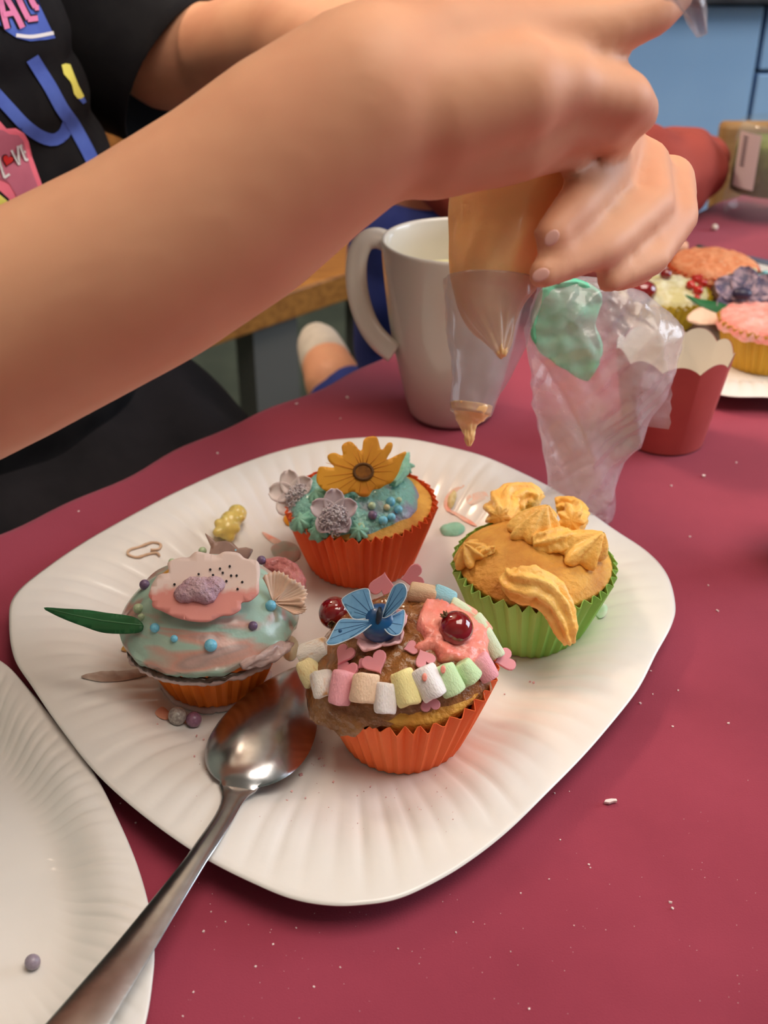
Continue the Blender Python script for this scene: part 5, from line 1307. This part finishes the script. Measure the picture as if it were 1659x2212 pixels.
bub = onshirt([(-20, -30), (72, -30), (90, 20), (104, 50), (120, 82), (100, 86), (66, 89), (36, 82), (12, 66), (-4, 50), (-20, 40)], 'blue_bubble', M_pblue, .0012)
if bub:
    onshirt(stroke([(35, 76), (70, 79), (116, 71)], 8), 'white_stroke', M_pwh, .0018, shirt)
for nm, strokes in (('letter_a', [[(16, 62), (8, 32), (0, -8)], [(49, 60), (34, 30), (12, -8)], [(7, 32), (28, 28)]]), ('letter_l', [[(38, -8), (50, 18), (62, 41)], [(60, 42), (82, 39)]]), ('letter_l', [[(64, -10), (70, 4), (77, 16)], [(75, 17), (84, 16)]])):
    for w_, m_, off in ((19, M_pblk, .0022), (12, M_ppink, .0030)):
        for k, s_ in enumerate(strokes): onshirt(stroke(s_, w_), nm+('_outline' if w_ > 15 else ''), m_, off+.0002*k, shirt, step=5)
for s_, w_ in (([(-20, 190), (22, 236), (54, 270), (87, 294), (117, 302), (139, 288), (150, 262)], 27), ([(70, 126), (90, 158), (110, 190), (134, 234), (158, 268), (176, 300), (192, 330), (212, 372)], 29)):
    onshirt(stroke(s_, w_), 'blue_letter_y', M_pblue, .0014+(.0003 if w_ > 27 else 0), shirt)
onshirt([(133, 140), (142, 137), (152, 139), (160, 160), (170, 185), (182, 208), (176, 213), (168, 213), (160, 203), (156, 185), (152, 176), (138, 160)], 'yellow_spot', M_pyel, .0016, shirt)
onshirt([(170, 214), (182, 210), (187, 220), (180, 225)], 'blue_spot', M_pblue, .0014, shirt)
onshirt([(-30, 255), (0, 262), (14, 278), (34, 277), (52, 288), (62, 306), (70, 340), (82, 374), (90, 396), (100, 420), (70, 470), (-30, 490)], 'pink_patch', M_ppk2, .0014, shirt)
onshirt([(-30, 275), (8, 282), (20, 290), (40, 292), (50, 304), (58, 330), (66, 362), (80, 398), (88, 420), (62, 460), (38, 450), (34, 420), (20, 396), (-30, 372)], 'rose_patch', M_prose, .0019, shirt)
for s_ in ([(-3, 340), (10, 384)], [(9, 384), (21, 376)], [(25, 324), (42, 356)], [(42, 356), (39, 315)], [(44, 314), (56, 346)], [(43, 317), (48, 313)], [(49, 331), (55, 327)], [(55, 346), (61, 344)]):
    onshirt(stroke(s_, 5.5, False), 'love_letter', M_pwh, .0026, shirt, step=4)
hpoly = lambda s: [(17+(x*11-y*-3.2)*s, 346-(y*12)*s+x*3) for x, y in heart_poly()]
onshirt(hpoly(1.25), 'heart_outline', M_pblk, .0024, shirt, step=4); onshirt(hpoly(1.0), 'red_heart', M_pred, .0028, shirt, step=4)
onshirt([(-20, 400), (0, 412), (18, 428), (28, 446), (22, 458), (-20, 450)], 'yellow_outline', M_pblk, .0022, shirt); onshirt([(-20, 408), (-2, 419), (14, 432), (22, 446), (16, 452), (-20, 442)], 'yellow_patch', M_pyel, .0026, shirt)

# stool under the first child
def stool(x, y, zs, label):
    t = empty('stool', (x, y, 0)); tag(t, label, 'stool')
    v, f = lathe_data([(.14, 0), (.15, .008), (.15, .022), (.14, .03)], 40, (x, y, zs-.03)); mk('seat', v, f, M_tan, t)
    for k in range(4):
        a = math.pi/4+k*math.pi/2; c_, s_ = math.cos(a), math.sin(a)
        v, f = tube([(x+.15*c_, y+.15*s_, 0), (x+.09*c_, y+.09*s_, zs-.03)], [.013, .015], 12); mk('leg', v, f, M_tan, t)
stool(hipc.x, hipc.y, hipc.z-.088, 'round wooden stool under the person in the black t-shirt')

# ------------------------------------------------------------------ second child kneeling at the far edge
M_rust = mat('rust_knit', (158, 66, 54), (144, 56, 46), rough=.85, scale=30, bump=.3, bscale=500, bdist=.001)
M_navy = mat('blue_trousers', (28, 48, 128), (22, 40, 112), rough=.85, scale=20, bump=.25, bscale=400, bdist=.001)
M_sock = mat('white_sock', (206, 198, 188), (196, 188, 178), rough=.9, scale=60)
hip = Vector((.085, .985, .81)); rh = hip-wv_*.058; lh = hip+wv_*.058
foot_r = PD(690, 748, 1.20); ank_r = PD(722, 826, 1.14); kn_r = Vector((rh.x, rh.y-.01, .46)); kn_l = Vector((lh.x, lh.y-.01, .46)); ank_l = ank_r+wv_*.15; foot_l = foot_r+wv_*.15
chest = Vector((.105, .945, .845)); head2 = Vector((.10, .915, .975)); ls = Vector((.140, .968, .815)); rs = Vector((.06, .875, .85)); le = Vector((.280, 1.062, .792)); re_ = Vector((.11, .80, .80))
B = Blob()
B.limb([(hip, .072), (chest, .068), (chest.lerp(head2, .45), .045)]); B.ball(head2, .08, (1, 1, 1.1)); B.ball(head2+fc*.03-Vector((0, 0, .04)), .045)
B.limb([(head2+fc*.075, .008), (head2+fc*.088-Vector((0, 0, .02)), .010)])
B.limb([(chest, .07), (ls, .034), (le, .028), (Vector((.19, .955, .787)), .022)]); B.limb([(chest, .07), (rs, .034), (re_, .028), (Vector((.16, .86, .785)), .022)])
for hnd, dv in ((Vector((.19, .955, .785)), Vector((-.8, -.1, 0))), (Vector((.16, .86, .785)), Vector((.7, .6, 0)))):
    B.ball(hnd+dv*.03, .022, (1, 1, .6))
    for k in range(4): B.limb([(hnd+dv*.035+Vector((dv.y, -dv.x, 0))*(k-1.5)*.017, .008), (hnd+dv*.09+Vector((dv.y, -dv.x, 0))*(k-1.5)*.020-Vector((0, 0, .012)), .006)])
    B.limb([(hnd+dv*.01, .009), (hnd+dv*.04+Vector((dv.y, -dv.x, 0))*.05, .007)])
for h_, k_, a_, ft in ((rh, kn_r, ank_r, foot_r), (lh, kn_l, ank_l, foot_l)):
    B.limb([(h_, .06), (k_, .045)]); B.limb([(k_, .045), (a_, .030), (ft, .022)])
p2 = B.build('person', M_skin, voxel=.004, smooth=4); tag(p2, 'person in rust sweater and blue trousers kneeling behind the mug, mostly hidden', 'person')
B = Blob(); B.limb([(hip+Vector((0, 0, .0)), .090), (chest, .078)]); B.limb([(chest, .072), (ls, .042), (le, .037), (Vector((.215, .985, .794)), .032)]); B.limb([(chest, .085), (rs, .042), (re_, .036), (Vector((.15, .84, .79)), .030)])
B.ball(PD(1530, 330, 1.07), .020); B.ball(PD(1450, 350, 1.07), .026)
B.build('sweater', M_rust, p2, voxel=.004, smooth=3, disp=lambda v: Vector((nz(v*30), nz(v*30+Vector((3, 0, 0))), nz(v*30+Vector((0, 3, 0)))))*.006)
B = Blob()
for h_, k_, a_ in ((rh, kn_r, ank_r), (lh, kn_l, ank_l)):
    B.limb([(h_-Vector((0, 0, .05)), .078), (k_, .062)]); B.limb([(k_, .062), (k_.lerp(a_, .8), .048)])
B.build('trousers', M_navy, p2, voxel=.005, smooth=3, disp=lambda v: Vector((nz(v*24), nz(v*24+Vector((3, 0, 0))), nz(v*24+Vector((0, 3, 0)))))*.006)
for ft, a_ in ((foot_r, ank_r), (foot_l, ank_l)):
    B = Blob(); dd = (ft-a_).normalized(); B.limb([(a_.lerp(ft, .55), .027), (ft, .024), (ft+dd*.012, .020)]); B.build('sock', M_sock, p2, voxel=.003, smooth=2)
B = Blob(); B.ball(head2-fc*.01+Vector((0, 0, .02)), .086, (1, 1, 1.08)); B.build('hair', M_hair, p2, voxel=.005, smooth=2)
for s in (-1, 1):
    e = head2+wv_*s*.028+fc*.0665+Vector((0, 0, .004)); v, f = uvs(.0105, 14, 10); ey = mk('eye', [e+q for q in v], f, M_eye, p2); v, f = uvs(.005, 12, 8); mk('iris', [e+fc*.0065-Vector((0, 0, .002))+q for q in v], f, M_iris, ey)
stool(kn_r.x+.03, kn_r.y+.06, .385, 'round wooden stool under the kneeling person in blue trousers')
